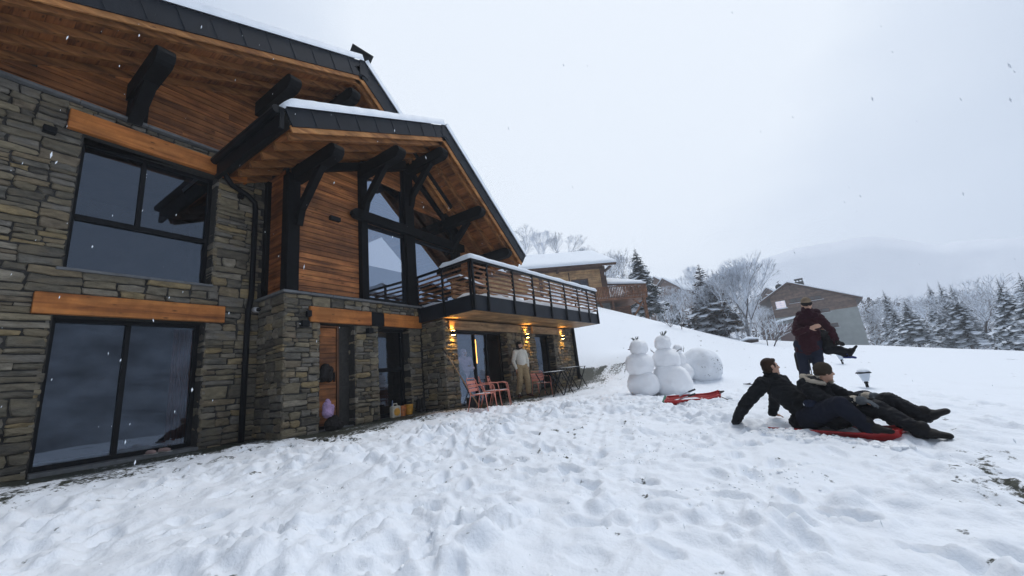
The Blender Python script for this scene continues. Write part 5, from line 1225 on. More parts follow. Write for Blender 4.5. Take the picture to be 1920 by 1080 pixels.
man, bod, P, R = figure('man in black coat and jeans leaning back on his hands on the red sledge', (SO.x, SO.y, SG), J)
mb = MB(); sd = SW
fcap(mb, J['pelvis']+Vector((0, 0, .03)), J['chest'], .18, .19, .8, sd); fcap(mb, J['chest'], J['neck']-Vector((0, 0, .02)), .185, .105, .75, sd); fcap(mb, J['shl'], J['shr'], .085, .085)
fcap(mb, J['neck'], J['neck']+Vector((0, 0, .045)), .098, .085)
for k in 'lr': fcap(mb, J['sh'+k], J['el'+k], .095, .078); fcap(mb, J['el'+k], lerp(J['el'+k], J['wr'+k], .95), .078, .058)
fcap(mb, sp(-.02, .0, -.22), sp(.20, .05, -.16), .13, .10, .8, sd); fcap(mb, sp(-.12, .1, -.24), sp(.16, .17, -.18), .10, .09)
fuse(mb, 'coat', 'black_coat', man, .012, 2, .016, .085, 1)
mb = MB(); fcap(mb, J['hipl'], J['hipr'], .125, .125)
for k in 'lr': fcap(mb, J['hip'+k], J['kn'+k], .135, .10); fcap(mb, J['kn'+k], J['an'+k], .095, .075)
fuse(mb, 'jeans', 'jeans', man, .014, 3, .008, .09, 2)
def boot(parent, an, to, m='boot', s=1.0, name='boot', sole=True):
    an = Vector(an); to = Vector(to); d = (to-an).normalized(); mb = MB(); fcap(mb, an+Vector((0, 0, .05*s)), an-Vector((0, 0, .0)), .052*s, .05*s); fcap(mb, an-d*.045*s-Vector((0, 0, .02)), lerp(an, to, .5), .046*s, .05*s, .8); fcap(mb, lerp(an, to, .4), to+d*.03*s, .05*s, .038*s, .75, (-d.y, d.x, 0)); return fuse(mb, name, m, parent, .009, 2)
for k in 'lr': boot(man, J['an'+k], J['to'+k], s=1.15)
mb = MB(); fell(mb, P(0, -.024, .052), (.080, .094, .082), R); fell(mb, P(0, -.05, .0), (.074, .068, .08), R); fell(mb, P(0, .045, .088), (.05, .04, .03), R)
for e in (-1, 1): fell(mb, P(.066*e, .008, .02), (.014, .03, .045), R)
fuse(mb, 'hair', 'brown_hair', man, .008, 1, .004, .03)
# ---- young rider between his knees, bobble-less beanie, fur collar
J2 = dict(s=.88, hs=.92, head=sp(.265, -.02, .345), face=(SU*.66+SW*-.72+Vector((0, 0, -.06))), neck=sp(.19, -.02, .22), chest=sp(.15, -.02, .07), pelvis=sp(.26, -.02, -.19), shl=sp(.15, -.19, .16), shr=sp(.14, .15, .16),
          elr=sp(.36, .20, .01), wrr=sp(.58, .13, .03), ell=sp(.38, -.24, .01), wrl=sp(.60, -.14, .04), handr=(SU, Vector((0, 0, 1)), -1, .8), handl=(SU, Vector((0, 0, 1)), 1, .8),
          hipl=sp(.28, -.11, -.2), hipr=sp(.28, .07, -.2), knr=sp(.72, .06, -.06), anr=sp(1.04, .05, -.29), knl=sp(.76, -.14, .00), anl=sp(1.0, -.20, -.17), tor=sp(1.17, .03, -.31), tol=sp(1.12, -.24, -.13))
kid, bod, P, R = figure('young person in olive beanie and fur-collared black jacket riding the red sledge', (sp(.3, 0, SG)), J2)
mb = MB(); fcap(mb, J2['pelvis']+Vector((0, 0, .04)), J2['chest'], .15, .165, .75, sd); fcap(mb, J2['chest'], J2['neck']-Vector((0, 0, .03)), .16, .10, .8, sd); fcap(mb, J2['shl'], J2['shr'], .085, .085)
for k in 'lr': fcap(mb, J2['sh'+k], J2['el'+k], .082, .068); fcap(mb, J2['el'+k], lerp(J2['el'+k], J2['wr'+k], .9), .068, .052)
fcap(mb, sp(.07, -.12, .22), sp(.07, .1, .22), .085, .085)
fuse(mb, 'jacket', 'black_coat', kid, .012, 2, .016, .075, 5)
mb = MB(); fcap(mb, J2['hipl'], J2['hipr'], .11, .11)
for k in 'lr': fcap(mb, J2['hip'+k], J2['kn'+k], .118, .092); fcap(mb, J2['kn'+k], J2['an'+k], .090, .066)
fuse(mb, 'trousers', 'black_pants', kid, .012, 2, .012, .06, 6)
for k in 'lr': boot(kid, J2['an'+k], J2['to'+k], s=1.12)
mb = MB()
ring = [sp(.04, .06, .30), sp(.0, -.02, .315), sp(.03, -.12, .30), sp(.14, -.15, .26), sp(.27, -.10, .235)]
for a, b in zip(ring, ring[1:]): fcap(mb, a, b, .030, .030)
fcap(mb, sp(.04, .06, .30), sp(.15, .13, .265), .03, .03); fcap(mb, sp(.15, .13, .265), sp(.29, .10, .225), .03, .022)
fuse(mb, 'fur_trim', 'fur', kid, .009, 1, .010, .025)
mb = MB(); fell(mb, P(0, -.018, .055), (.088, .100, .082), R); fell(mb, P(0, -.022, .0), (.086, .098, .04), R); fuse(mb, 'beanie', 'knit_olive', kid, .009, 2, .003, .03)
for k, m_ in (('r', 'grey_glove'), ('l', 'grey_glove')):
    mb = MB(); w_ = Vector(J2['wr'+k]); hand(mb, w_, SU+Vector((0, 0, -.1)), Vector((0, 0, 1)), -1 if k == 'r' else 1, .55, 1.25); fcap(mb, w_-SU*.07, w_+SU*.05, .045, .05); fuse(mb, 'glove', m_, kid, .008, 1)
    mb = MB(); fcap(mb, w_-SU*.035, w_-SU*.015, .056, .056); fuse(mb, 'glove_cuff', 'fur', kid, .008, 1, .006, .02)
mb = MB(); fcap(mb, sp(.10, .19, .0), sp(.18, .20, -.02), .05, .06); fuse(mb, 'shirt_hem', 'shirt_blue', kid, .01, 2, .004, .04)
# ---- woman standing with a child on her arm
WB = Vector((9.0, -.62, 0)); wg = ground_z(WB.x, WB.y); cx_ = Vector((-1, .12, 0)).normalized(); lx = Vector((-.12, -1, 0)).normalized()   # cx_: towards the camera, lx: to the photo's right
def wp(l, t, h): return WB + lx*l + cx_*t + Vector((0, 0, wg+h))
J3 = dict(s=1.03, head=wp(.17, .06, 1.60), face=(cx_*.8+lx*.25+Vector((0, 0, -.32))), neck=wp(.15, .0, 1.45), chest=wp(.10, 0, 1.26), pelvis=wp(.03, 0, .95), shl=wp(.29, 0, 1.35), shr=wp(-.01, .02, 1.36),
          elr=wp(-.10, .14, 1.13), wrr=wp(.12, .26, 1.17), ell=wp(.41, .04, 1.09), wrl=wp(.44, .12, .87), handr=(lx+Vector((0, 0, .18)), cx_, 1, .2), handl=(lx*.3+cx_*.6, Vector((0, 0, 1)), 1, .8),
          hipl=wp(.12, 0, .90), hipr=wp(-.07, 0, .90), knl=wp(.10, .06, .50), anl=wp(.05, .0, .10), knr=wp(-.11, .04, .49), anr=wp(-.20, -.02, .10), tol=wp(.07, .14, .06), tor=wp(-.22, .12, .06))
wom, bod, P, R = figure('woman in burgundy parka with black headband standing in the snow, cradling a child', (WB.x, WB.y, wg), J3)
mb = MB(); sd3 = lx
fcap(mb, J3['pelvis']-Vector((0, 0, .06)), J3['chest'], .195, .185, .8, sd3); fcap(mb, J3['chest'], J3['neck']-Vector((0, 0, .02)), .17, .11, .8, sd3); fcap(mb, J3['shl'], J3['shr'], .078, .078)
fcap(mb, wp(-.05, 0, .82), wp(.09, 0, .82), .14, .14)
for k, e in (('l', .95), ('r', .94)): fcap(mb, J3['sh'+k], J3['el'+k], .076, .064); fcap(mb, J3['el'+k], lerp(J3['el'+k], J3['wr'+k], e), .063, .05)
fuse(mb, 'parka', 'burgundy', wom, .012, 2, .015, .085, 3)
mb = MB(); fcap(mb, J3['neck']-Vector((0, 0, .02))+cx_*.03, J3['neck']+Vector((0, 0, .07))+cx_*.03, .105, .088); fcap(mb, wp(.03, -.06, 1.45), wp(.27, -.06, 1.45), .07, .07); fcap(mb, wp(.05, .10, 1.41), wp(.25, .10, 1.40), .055, .055); fcap(mb, wp(.17, .13, 1.49), wp(.18, .13, 1.41), .05, .05)
fuse(mb, 'hood_and_scarf', 'burgundy_dark', wom, .012, 2, .008, .06, 8)
mb = MB(); fcap(mb, J3['hipl'], J3['hipr'], .125, .125)
for k in 'lr': fcap(mb, J3['hip'+k], J3['kn'+k], .118, .085); fcap(mb, J3['kn'+k], J3['an'+k]+Vector((0, 0, .06)), .085, .072)
fuse(mb, 'trousers', 'navy', wom, .013, 3, .008, .09, 4)
for k in 'lr': boot(wom, J3['an'+k], J3['to'+k])
mb = MB(); fell(mb, P(0, -.018, .060), (.080, .094, .086), R); fell(mb, P(0, -.045, -.01), (.080, .078, .09), R); fuse(mb, 'hair', 'light_hair', wom, .009, 1, .004, .03)
mb = MB(); hand(mb, J3['wrl'], J3['handl'][0], J3['handl'][1], 1, .8, 1.12); fcap(mb, Vector(J3['wrl']), Vector(J3['wrl'])+J3['handl'][0]*.05, .045, .045); fuse(mb, 'glove', 'knit_black', wom, .009, 1)
mb = MB(); fell(mb, P(0, -.006, .030), (.087, .104, .056), R); fuse(mb, 'headband', 'knit_black', wom, .009, 1)
# ---- the child she holds: lies across her hip, legs out to the right
J4 = dict(s=.52, hs=.75, head=wp(.26, -.26, 1.16), face=(cx_*.35+lx*.6+Vector((0, 0, -.1))), hup=(Vector((0, 0, 1))), neck=wp(.27, -.22, 1.06), chest=wp(.28, -.14, .96), pelvis=wp(.30, -.04, .80), shl=wp(.34, -.14, 1.02), shr=wp(.22, -.24, 1.02),
          ell=wp(.38, -.10, .92), wrl=wp(.40, -.02, .85), elr=wp(.24, -.28, .90), wrr=wp(.26, -.26, .82), handr=(lx, cx_, 1, .7), handl=(lx, cx_, 1, .7), hipl=wp(.31, -.06, .78), hipr=wp(.31, .03, .78), knl=wp(.44, .0, .70), knr=wp(.46, .06, .76), anl=wp(.52, .01, .63), anr=wp(.59, .07, .69), tol=wp(.60, .01, .60), tor=wp(.66, .07, .76))
ch, bod, P, R = figure('small child in dark snowsuit with blue boots carried on the woman\'s arm', (WB.x, WB.y, wg), J4)
mb = MB(); fcap(mb, J4['pelvis'], J4['chest'], .125, .12, .85, sd3); fcap(mb, J4['chest'], J4['neck'], .115, .08); 
for k in 'lr': fcap(mb, J4['sh'+k], J4['el'+k], .06, .052); fcap(mb, J4['el'+k], J4['wr'+k], .052, .042); fcap(mb, J4['hip'+k], J4['kn'+k], .075, .052); fcap(mb, J4['kn'+k], J4['an'+k], .052, .038)
fuse(mb, 'snowsuit', 'black_coat', ch, .012, 3, .008, .07, 9)
for k in 'lr':
    b_ = boot(ch, J4['an'+k], J4['to'+k], 'royal_blue' if k == 'l' else 'boot', .72)
mb = MB(); fell(mb, P(0, -.015, .04), (.070, .078, .070), R); fell(mb, P(0, -.03, -.02), (.062, .055, .06), R); fuse(mb, 'hood', 'burgundy_dark', ch, .01, 1, .003, .03)
# ---- man in a cream sweater by the wall
MBs = Vector((10.62, 6.50, 0)); mg = ground_z(10.62, 6.5)+.0; mf = Vector((-.62, -.78, 0)).normalized(); ml = Vector((.78, -.62, 0)).normalized()     # mf: his front; ml: to the photo's right (his left)
def mp_(l, t, h): return MBs + ml*l + mf*t + Vector((0, 0, mg+h))
J5 = dict(head=mp_(-.02, .03, 1.60), face=(mf*.45+ml*.85+Vector((0, 0, -.05))), neck=mp_(-.03, .0, 1.46), chest=mp_(-.02, 0, 1.27), pelvis=mp_(.0, 0, .97), shl=mp_(.13, 0, 1.40), shr=mp_(-.18, 0, 1.40), ell=mp_(.21, -.05, 1.14), wrl=mp_(.17, .06, .93), elr=mp_(-.25, -.04, 1.13), wrr=mp_(-.22, .07, .90),
          handr=(Vector((0, 0, -1))+mf*.1, -ml, 1, .5), handl=(Vector((0, 0, -1))-ml*.2, ml, -1, .5), hipl=mp_(.09, 0, .93), hipr=mp_(-.09, 0, .93), knl=mp_(.11, .07, .51), knr=mp_(-.12, .03, .51), anl=mp_(.12, .04, .10), anr=mp_(-.16, -.10, .10), tol=mp_(.17, .19, .05), tor=mp_(-.20, .05, .05))
mm_, bod, P, R = figure('man in cream knitted sweater and khaki trousers standing by the glass door, looking right', (MBs.x, MBs.y, mg), J5)
mb = MB(); fcap(mb, J5['pelvis']+Vector((0, 0, .03)), J5['chest'], .148, .158, .75, ml); fcap(mb, J5['chest'], J5['neck']-Vector((0, 0, .02)), .155, .09, .78, ml); fcap(mb, J5['shl'], J5['shr'], .075, .075); fcap(mb, J5['neck']-Vector((0, 0, .02)), J5['neck']+Vector((0, 0, .03)), .075, .07)
for k in 'lr': fcap(mb, J5['sh'+k], J5['el'+k], .074, .062); fcap(mb, J5['el'+k], lerp(J5['el'+k], J5['wr'+k], .97), .062, .046)
fuse(mb, 'sweater', 'cream_knit', mm_, .012, 3, .006, .09, 3)
mb = MB(); fcap(mb, J5['hipl'], J5['hipr'], .118, .118)
for k in 'lr': fcap(mb, J5['hip'+k], J5['kn'+k], .115, .088); fcap(mb, J5['kn'+k], J5['an'+k]+Vector((0, 0, .06)), .088, .078)
fuse(mb, 'trousers', 'khaki', mm_, .012, 3, .010, .08, 4)
for k in 'lr': boot(mm_, J5['an'+k], J5['to'+k], 'sole_brown', name='shoe')
mb = MB(); fell(mb, P(0, -.02, .055), (.082, .096, .075), R); fell(mb, P(0, -.045, .0), (.078, .068, .09), R); fell(mb, P(0, -.03, -.10), (.075, .085, .05), R); fuse(mb, 'cap', 'knit_black', mm_, .009, 1)
mb = MB(); fell(mb, P(0, .055, -.075), (.05, .035, .035), R); fuse(mb, 'beard', 'brown_hair', mm_, .008, 1)
# ---- person inside the glass door, arms folded, in a pale quilted coat
IB = lp(1.33, .6, 0); IB.z = 0
def ip(l, t, h): return IB + LU*l + LN*t + Vector((0, 0, h))
J6 = dict(s=.95, head=ip(-.02, .03, 1.55), face=(LU*.8+LN*.4), neck=ip(-.03, 0, 1.42), chest=ip(-.02, 0, 1.22), pelvis=ip(0, 0, .93), shl=ip(.15, .08, 1.35), shr=ip(-.17, -.05, 1.35), ell=ip(.24, .10, 1.08), wrl=ip(.10, .22, 1.14), elr=ip(-.15, .14, 1.05), wrr=ip(.12, .25, 1.08), handr=(LU, LN, 1, .4), handl=(-LU, LN, 1, .4),
          hipl=ip(.09, 0, .9), hipr=ip(-.09, 0, .9), knl=ip(.09, .03, .5), knr=ip(-.09, .03, .5), anl=ip(.09, 0, .09), anr=ip(-.09, 0, .09), tol=ip(.12, .14, .05), tor=ip(-.08, .14, .05))
ins, bod, P, R = figure('person in pale pink quilted coat with folded arms behind the glass of the lit room', (IB.x, IB.y, 0), J6)
mb = MB(); fcap(mb, J6['pelvis'], J6['chest'], .165, .165, .8, LU); fcap(mb, J6['chest'], J6['neck'], .16, .10, .8, LU); fcap(mb, J6['shl'], J6['shr'], .085, .085)
for k in 'lr': fcap(mb, J6['sh'+k], J6['el'+k], .082, .07); fcap(mb, J6['el'+k], lerp(J6['el'+k], J6['wr'+k], .95), .07, .055)
fuse(mb, 'coat', 'pink_coat', ins, .014, 3, .010, .08, 3)
mb = MB(); fcap(mb, J6['hipl'], J6['hipr'], .115, .115)
for k in 'lr': fcap(mb, J6['hip'+k], J6['kn'+k], .11, .08); fcap(mb, J6['kn'+k], J6['an'+k], .08, .06)
fuse(mb, 'trousers', 'navy', ins, .014, 3, .006, .08, 3)
mb = MB(); fell(mb, P(0, -.016, .045), (.082, .098, .082), R); fell(mb, P(0, -.03, -.01), (.08, .09, .07), R); fuse(mb, 'beanie', 'pink_coat', ins, .01, 1)
# ------------------------------------------------------------------ snowmen
def snowball_mesh(mb, c, r, sq=1.0, seed=0, n=40, m=26, rough=.05):
    vs = []; fs = []
    for j in range(m+1):
        t = math.pi*j/m
        for k in range(n):
            a = 2*math.pi*k/n; d = Vector((math.sin(t)*math.cos(a), math.sin(t)*math.sin(a), math.cos(t)))
            rr = r*(1+rough*1.6*mnoise.noise(d*1.7+Vector((seed, 0, 0)))+rough*.7*mnoise.noise(d*5+Vector((0, seed, 0)))+rough*.3*mnoise.noise(d*14)); vs.append(Vector(c)+Vector((d.x*rr, d.y*rr, d.z*rr*sq)))
    for j in range(m):
        for k in range(n): fs.append((j*n+k, (j+1)*n+k, (j+1)*n+(k+1) % n, j*n+(k+1) % n))
    mb.add(vs, fs); return mb
M['snowman'] = snow_mat('packed_snow', (.92, .93, .95), .6, 16)
M['twigdark'] = mat('dark_twig', (.03, .022, .016), .9, .4, 20); M['fir'] = mat('fir_green', (.014, .028, .012), .8, .5, 20); M['carrot'] = mat('nose_brown', (.10, .05, .03), .8)
def sprig(mb, p, d, l, r):                                   # a bit of fir: stem and needles
    p = Vector(p); d = Vector(d).normalized(); q = p+d*l; mb.tube([p, p.lerp(q, .5)+Vector((0, 0, .01)), q], [.006, .005, .003], 5); a = d.orthogonal().normalized(); b = d.cross(a)
    for i in range(46):
        u = r.uniform(.1, 1); t = r.random()*6.28; o = (a*math.cos(t)+b*math.sin(t)); e = p+d*l*u; f = e+(o*.8+d*.7).normalized()*r.uniform(.028, .05); sw = d.cross(o)*.0045
        mb.add([e-sw, e+sw, f], [(0, 1, 2)])
def snowman(px, pyb, zg, spec, label, seed, hat=True, arms=(), nose=None, belt=False, off=0):
    D = None; d = ray(px, pyb); D = (zg-EYE)/d.z; x, y = d.x*D, d.y*D; D += .25; x, y = d.x*D, d.y*D
    zg = ground_z(x, y); t = thing('snowman', (x, y, zg), label, 'snowman', 'snowmen'); r = random.Random(seed)
    names = ['base_ball', 'belly_ball', 'head_ball']
    for nme, (zc, rr, sq) in zip(names, spec): snowball_mesh(MB(), (r.uniform(-.035, .035)*(zc > .5), r.uniform(-.05, .05)*(zc > .5), zc), rr, sq, seed+zc, rough=.075).build(nme, M['snowman'], t, smooth=True)
    hz = spec[-1][0]+spec[-1][1]*spec[-1][2]
    if hat:
        mb = MB()
        for i in range(6): a = r.random()*6.28; sprig(mb, (.02*math.cos(a), .02*math.sin(a), hz-.03), (math.cos(a)*.7, math.sin(a)*.7, .55+r.random()*.5), r.uniform(.11, .17), r)
        mb.build('fir_sprigs', M['fir'], t, fix=False)
    Yl = Vector((.25, .97, 0)).normalized()                  # to the photo's left
    if nose: p0 = Vector((0, 0, spec[-1][0]))+Yl*spec[-1][1]*.95; MB().tube([p0, p0+Yl*.06], [.018, .008], 6).build('nose', M['carrot'], t)
    for (lz, ll, dz) in arms:
        s = 1 if ll > 0 else -1; p0 = Vector((-.08, 0, lz))+Yl*s*spec[1][1]*.85; p1 = p0+Yl*ll+Vector((0, 0, dz)); mb = MB().tube([p0, p0.lerp(p1, .5)+Vector((0, 0, .02)), p1], [.011, .009, .005], 5); mb.tube([p0.lerp(p1, .7), p1+Vector((-.03, 0, .06))], [.006, .003], 4).tube([p0.lerp(p1, .8), p1+Vector((.0, 0, -.05))], [.005, .003], 4); mb.build('stick_arm', M['twigdark'], t)
    return t
snowman(1210, 742, -.12, [(.26, .42, .84), (.76, .375, .86), (1.20, .24, .95)], 'front snowman at the left, shorter, with stubby stick arm and fir sprigs', 3, nose=True, arms=((.90, .20, -.10), (.78, .16, -.16)))
snowman(1264, 741, -.19, [(.34, .50, 1.0), (.93, .37, .86), (1.37, .225, .96)], 'tallest snowman, with a fir crown and broad base, behind the front one', 5, nose=True, arms=((1.12, .10, .10), (1.1, -.16, .05)))
snowman(1283, 726, -.20, [(.22, .38, .95), (.66, .25, 1.1), (1.02, .15, 1.1)], 'small slumped snowman half hidden between the tallest one and the giant snowball', 8, hat=False, arms=((.9, -.06, .14),))
d = ray(1321, 721); D = (-.2-EYE)/d.z+.3
gb = thing('giant_snowball', (d.x*D, d.y*D, -.2), 'giant dirty snowball resting on the slope beside the snowmen', 'snowball')
M['dirtysnow'] = mat('dirty_snow', (.78, .81, .85), .8, .1, 3, bump=.6, bscale=12)
snowball_mesh(MB(), (0, 0, .56), .67, .98, 4, 56, 36, .04).build('ball', M['dirtysnow'], gb, smooth=True)
mb = MB(); r = random.Random(4)
for i in range(60):
    th = r.gauss(1.2, .5); ph = r.uniform(1.6, 4.6); dd = Vector((math.sin(th)*math.cos(ph), math.sin(th)*math.sin(ph), math.cos(th))); p = Vector((0, 0, .50))+dd*.675; o = dd.orthogonal().normalized(); o.rotate(Matrix.Rotation(r.random()*6.28, 3, dd)); mb.tube([p, p+o*r.uniform(.02, .07)+dd*.01], .0045*r.uniform(.6, 1.8), 4)
mb.build('grass_bits', M['twigdark'], gb)
# ------------------------------------------------------------------ sledges
M['red'] = mat('red_plastic', (.42, .012, .012), .35, .15, 3); M['red2'] = mat('red_plastic_snowy', (.45, .03, .03), .4, .4, 8); M['greensm'] = mat('green_plastic', (.05, .22, .14), .4)
def sledge_shell(L_=1.2, W_=.46, h=.10):
    nu, nv = 28, 12; vs = []; fs = []
    for i in range(nu+1):
        u = i/nu; x = (u-.5)*L_; w_ = W_*.5*(1-.35*max(0, u-.75)**1.2*2.5)*(1 if u > .03 else .96); zb = .02+.06*max(0, (u-.72)/.28)**2*.9
        for j in range(nv+1):
            v = -1+2*j/nv; e = abs(v); z = zb + (h*max(0, (e-.72)/.2)**1.2 if e < .92 else h*1.0) - .012*math.cos(v*9)*(e < .7); y = v*w_*(1+.03*(e > .92)); z = zb+min(z-zb, h); vs.append((x, y, z))
    for i in range(nu):
        for j in range(nv): fs.append((i*(nv+1)+j, (i+1)*(nv+1)+j, (i+1)*(nv+1)+j+1, i*(nv+1)+j+1))
    # end walls
    for i, sx in ((0, -1), (nu, 1)):
        n0 = len(vs)
        for j in range(nv+1): x, y, z = vs[i*(nv+1)+j]; vs.append((x+.02*sx, y*.97, vs[i*(nv+1)][2]))
        for j in range(nv): fs.append((i*(nv+1)+j, i*(nv+1)+j+1, n0+j+1, n0+j))
    return MB().add(vs, fs)
def sledge(loc, rz, label, tilt=(0, 0), levers=True, L_=1.2, W_=.46):
    t = thing('sledge', loc, label, 'sledge', 'red plastic sledges', rz); t.rotation_euler = (tilt[0], tilt[1], rz)
    o = sledge_shell(L_, W_).build('shell', M['red'], t, smooth=True); s = o.modifiers.new('solid', 'SOLIDIFY'); s.thickness = .008
    MB().tube([(L_*(u-.5), sg*W_*.52*(1-.35*max(0, u-.75)**1.2*2.5), .122+.06*max(0, (u-.72)/.28)**2*.9) for sg in (1,) for u in [i/14 for i in range(15)]], .013, 6).build('rim', M['red2'], t, smooth=True)
    MB().tube([(L_*(u-.5), -W_*.52*(1-.35*max(0, u-.75)**1.2*2.5), .122+.06*max(0, (u-.72)/.28)**2*.9) for u in [i/14 for i in range(15)]], .013, 6).build('rim', M['red2'], t, smooth=True)
    if levers:
        for sg in (-1, 1):
            l = MB().tube([(-.25, sg*.21, .12), (-.05, sg*.235, .19)], .012, 6).build('brake_lever', M['galv'], t); MB().tube([(-.06, sg*.233, .185), (.08, sg*.25, .225)], .018, 8).build('grip', M['rubber'], l)
        MB().tube([(.50, -.1, .17), (.58, .0, .19), (.50, .1, .17)], .014, 6).build('tow_handle', M['rubber'], t, smooth=True)
    return t
rz = math.atan2(SU.y, SU.x)
p = sp(.22, 0, SG-.09); sledge((p.x, p.y, p.z), rz, 'red plastic sledge in the snow under the two seated riders', (0, 0), False, 1.3, .5)
q0 = at(1250, 760, 1); d = ray(1252, 757); D = (-.16-EYE)/d.z; a = Vector((d.x*D, d.y*D, 0)); d = ray(1350, 752); D = (-.19-EYE)/d.z*.98; b = Vector((d.x*D, d.y*D, 0)); c = (a+b)/2
sl2 = sledge((c.x, c.y, ground_z(c.x, c.y)-.01), math.atan2(b.y-a.y, b.x-a.x), 'empty red plastic sledge with two black-gripped brake levers in front of the snowmen', (.10, .0), True, (b-a).length*1.03, .5)
snow_ = snowball_mesh(MB(), (-.1, 0, .05), .3, .10, 3, 24, 12, .2); snow_.build('snow_in_sledge', M['snow'], sl2, smooth=True)
gs = MB().box(-.02, .02, -.16, .16, .0, .14).tube([(0, -.12, .14), (0, 0, .2), (0, .12, .14)], .012, 6).build('snow_rake', M['greensm'], None, bevel=.006); gs.location = (a.x+.02, a.y+.10, ground_z(a.x, a.y)+.02); gs.rotation_euler = (.3, .4, math.atan2(b.y-a.y, b.x-a.x)); tag(gs, 'small green plastic snow tool at the left end of the empty sledge', 'toy')
def stick(px0, py0, px1, py1, zg, label, r=.008):
    P_ = []
    for x, y in ((px0, py0), (px1, py1)):
        d = ray(x, y); D = (zg-EYE)/d.z; P_.append(Vector((d.x*D, d.y*D, ground_z(d.x*D, d.y*D)+.02)))
    o = MB().tube([Vector((0, 0, 0)), (P_[1]-P_[0])*.5+Vector((0, 0, .01)), P_[1]-P_[0]], [r, r*.9, r*.5], 6).build('stick', M['twigdark'], None); o.location = P_[0]; tag(o, label, 'stick')
stick(1352, 757, 1377, 758, -.18, 'short dark stick in the snow right of the empty sledge')
stick(1362, 759, 1376, 757, -.2, 'thin dark twig beside the stick at the sledge end', .004)
stick(1560, 820, 1590, 828, -.36, 'brown twig in the snow below the riders\' sledge', .006)
# ------------------------------------------------------------------ garden lanterns
M['lampglass'] = mat('lantern_glass', (.62, .68, .76), .2, .05, 3)
def lantern(px, pyt, pyb, D, label):
    t_ = at(px, pyt, D); g = ground_z(t_.x, t_.y); h = t_.z-g
    t = thing('garden_lantern', (t_.x, t_.y, g), label, 'lantern', 'lanterns along the path'); H_ = h
    MB().tube([(0, 0, -.2), (0, 0, H_-.36)], .032, 10).tube([(0, 0, H_-.38), (0, 0, H_-.33)], [.05, .035], 10).build('post', M['metal'], t)
    vs = [(x*.055, y*.055, H_-.33) for x, y in ((-1, -1), (1, -1), (1, 1), (-1, 1))] + [(x*.115, y*.115, H_-.13) for x, y in ((-1, -1), (1, -1), (1, 1), (-1, 1))]
    MB().add(vs, [(0, 3, 2, 1), (4, 5, 6, 7), (0, 1, 5, 4), (1, 2, 6, 5), (2, 3, 7, 6), (3, 0, 4, 7)]).build('lamp_glass', M['lampglass'], t)
    vs = [(x*.145, y*.145, H_-.13) for x, y in ((-1, -1), (1, -1), (1, 1), (-1, 1))] + [(x*.12, y*.12, H_-.095) for x, y in ((-1, -1), (1, -1), (1, 1), (-1, 1))]
    MB().add(vs, [(0, 3, 2, 1), (4, 5, 6, 7), (0, 1, 5, 4), (1, 2, 6, 5), (2, 3, 7, 6), (3, 0, 4, 7)]).build('lamp_cap', M['metal'], t)
    snowball_mesh(MB(), (0, 0, H_-.085), .125, .62, px, 20, 12, .08).build('cap_snow', M['snow'], t, smooth=True)
lantern(1616, 690, 735, 13.5, 'square garden lantern capped with snow just behind the riders\' gloves')
lantern(1573, 657, 690, 19, 'garden lantern further off, beside the blue boots of the carried child')
# small tools lying left of the seated man
p = at(1412, 716, 1); d = ray(1404, 722); D = (-.27-EYE)/d.z
tl = MB().tube([(0, 0, .03), (.1, .14, .05), (.18, .05, .04), (.08, -.05, .06), (0, 0, .03)], .012, 6).tube([(0, 0, .03), (-.1, -.3, .03)], .014, 6).build('snowshoe_binding', M['metal'], None, smooth=True); tl.location = (d.x*D, d.y*D, ground_z(d.x*D, d.y*D)+.02); tag(tl, 'looped metal handle lying in the snow behind the seated man', 'tool')
w0 = wp(-.02, .1, .62); w1 = sp(-.2, -.6, .30); mb = MB(); pts = [w0.lerp(w1, i/10)-Vector((0, 0, .25*math.sin(math.pi*i/10))) for i in range(11)]
rp = mb.tube([q-w0 for q in pts], .008, 5).build('tow_rope', M['rubber'], None, smooth=True); rp.location = w0; tag(rp, 'thin tow rope hanging from the woman towards the seated man', 'rope')
bg = thing('shoulder_bag', wp(-.17, -.1, .6), 'black bag hanging at the woman\'s left hip in the photo', 'bag'); mb = MB(); fcap(mb, (0, 0, .12), (0, 0, -.12), .075, .085, .6); fuse(mb, 'bag_body', 'black_pants', bg, .012, 2, world=False); MB().tube([(0, 0, .18), (.02, -.04, .45), (0.02, -.12, .78)], .012, 5).build('strap', M['black_pants'], bg, smooth=True)
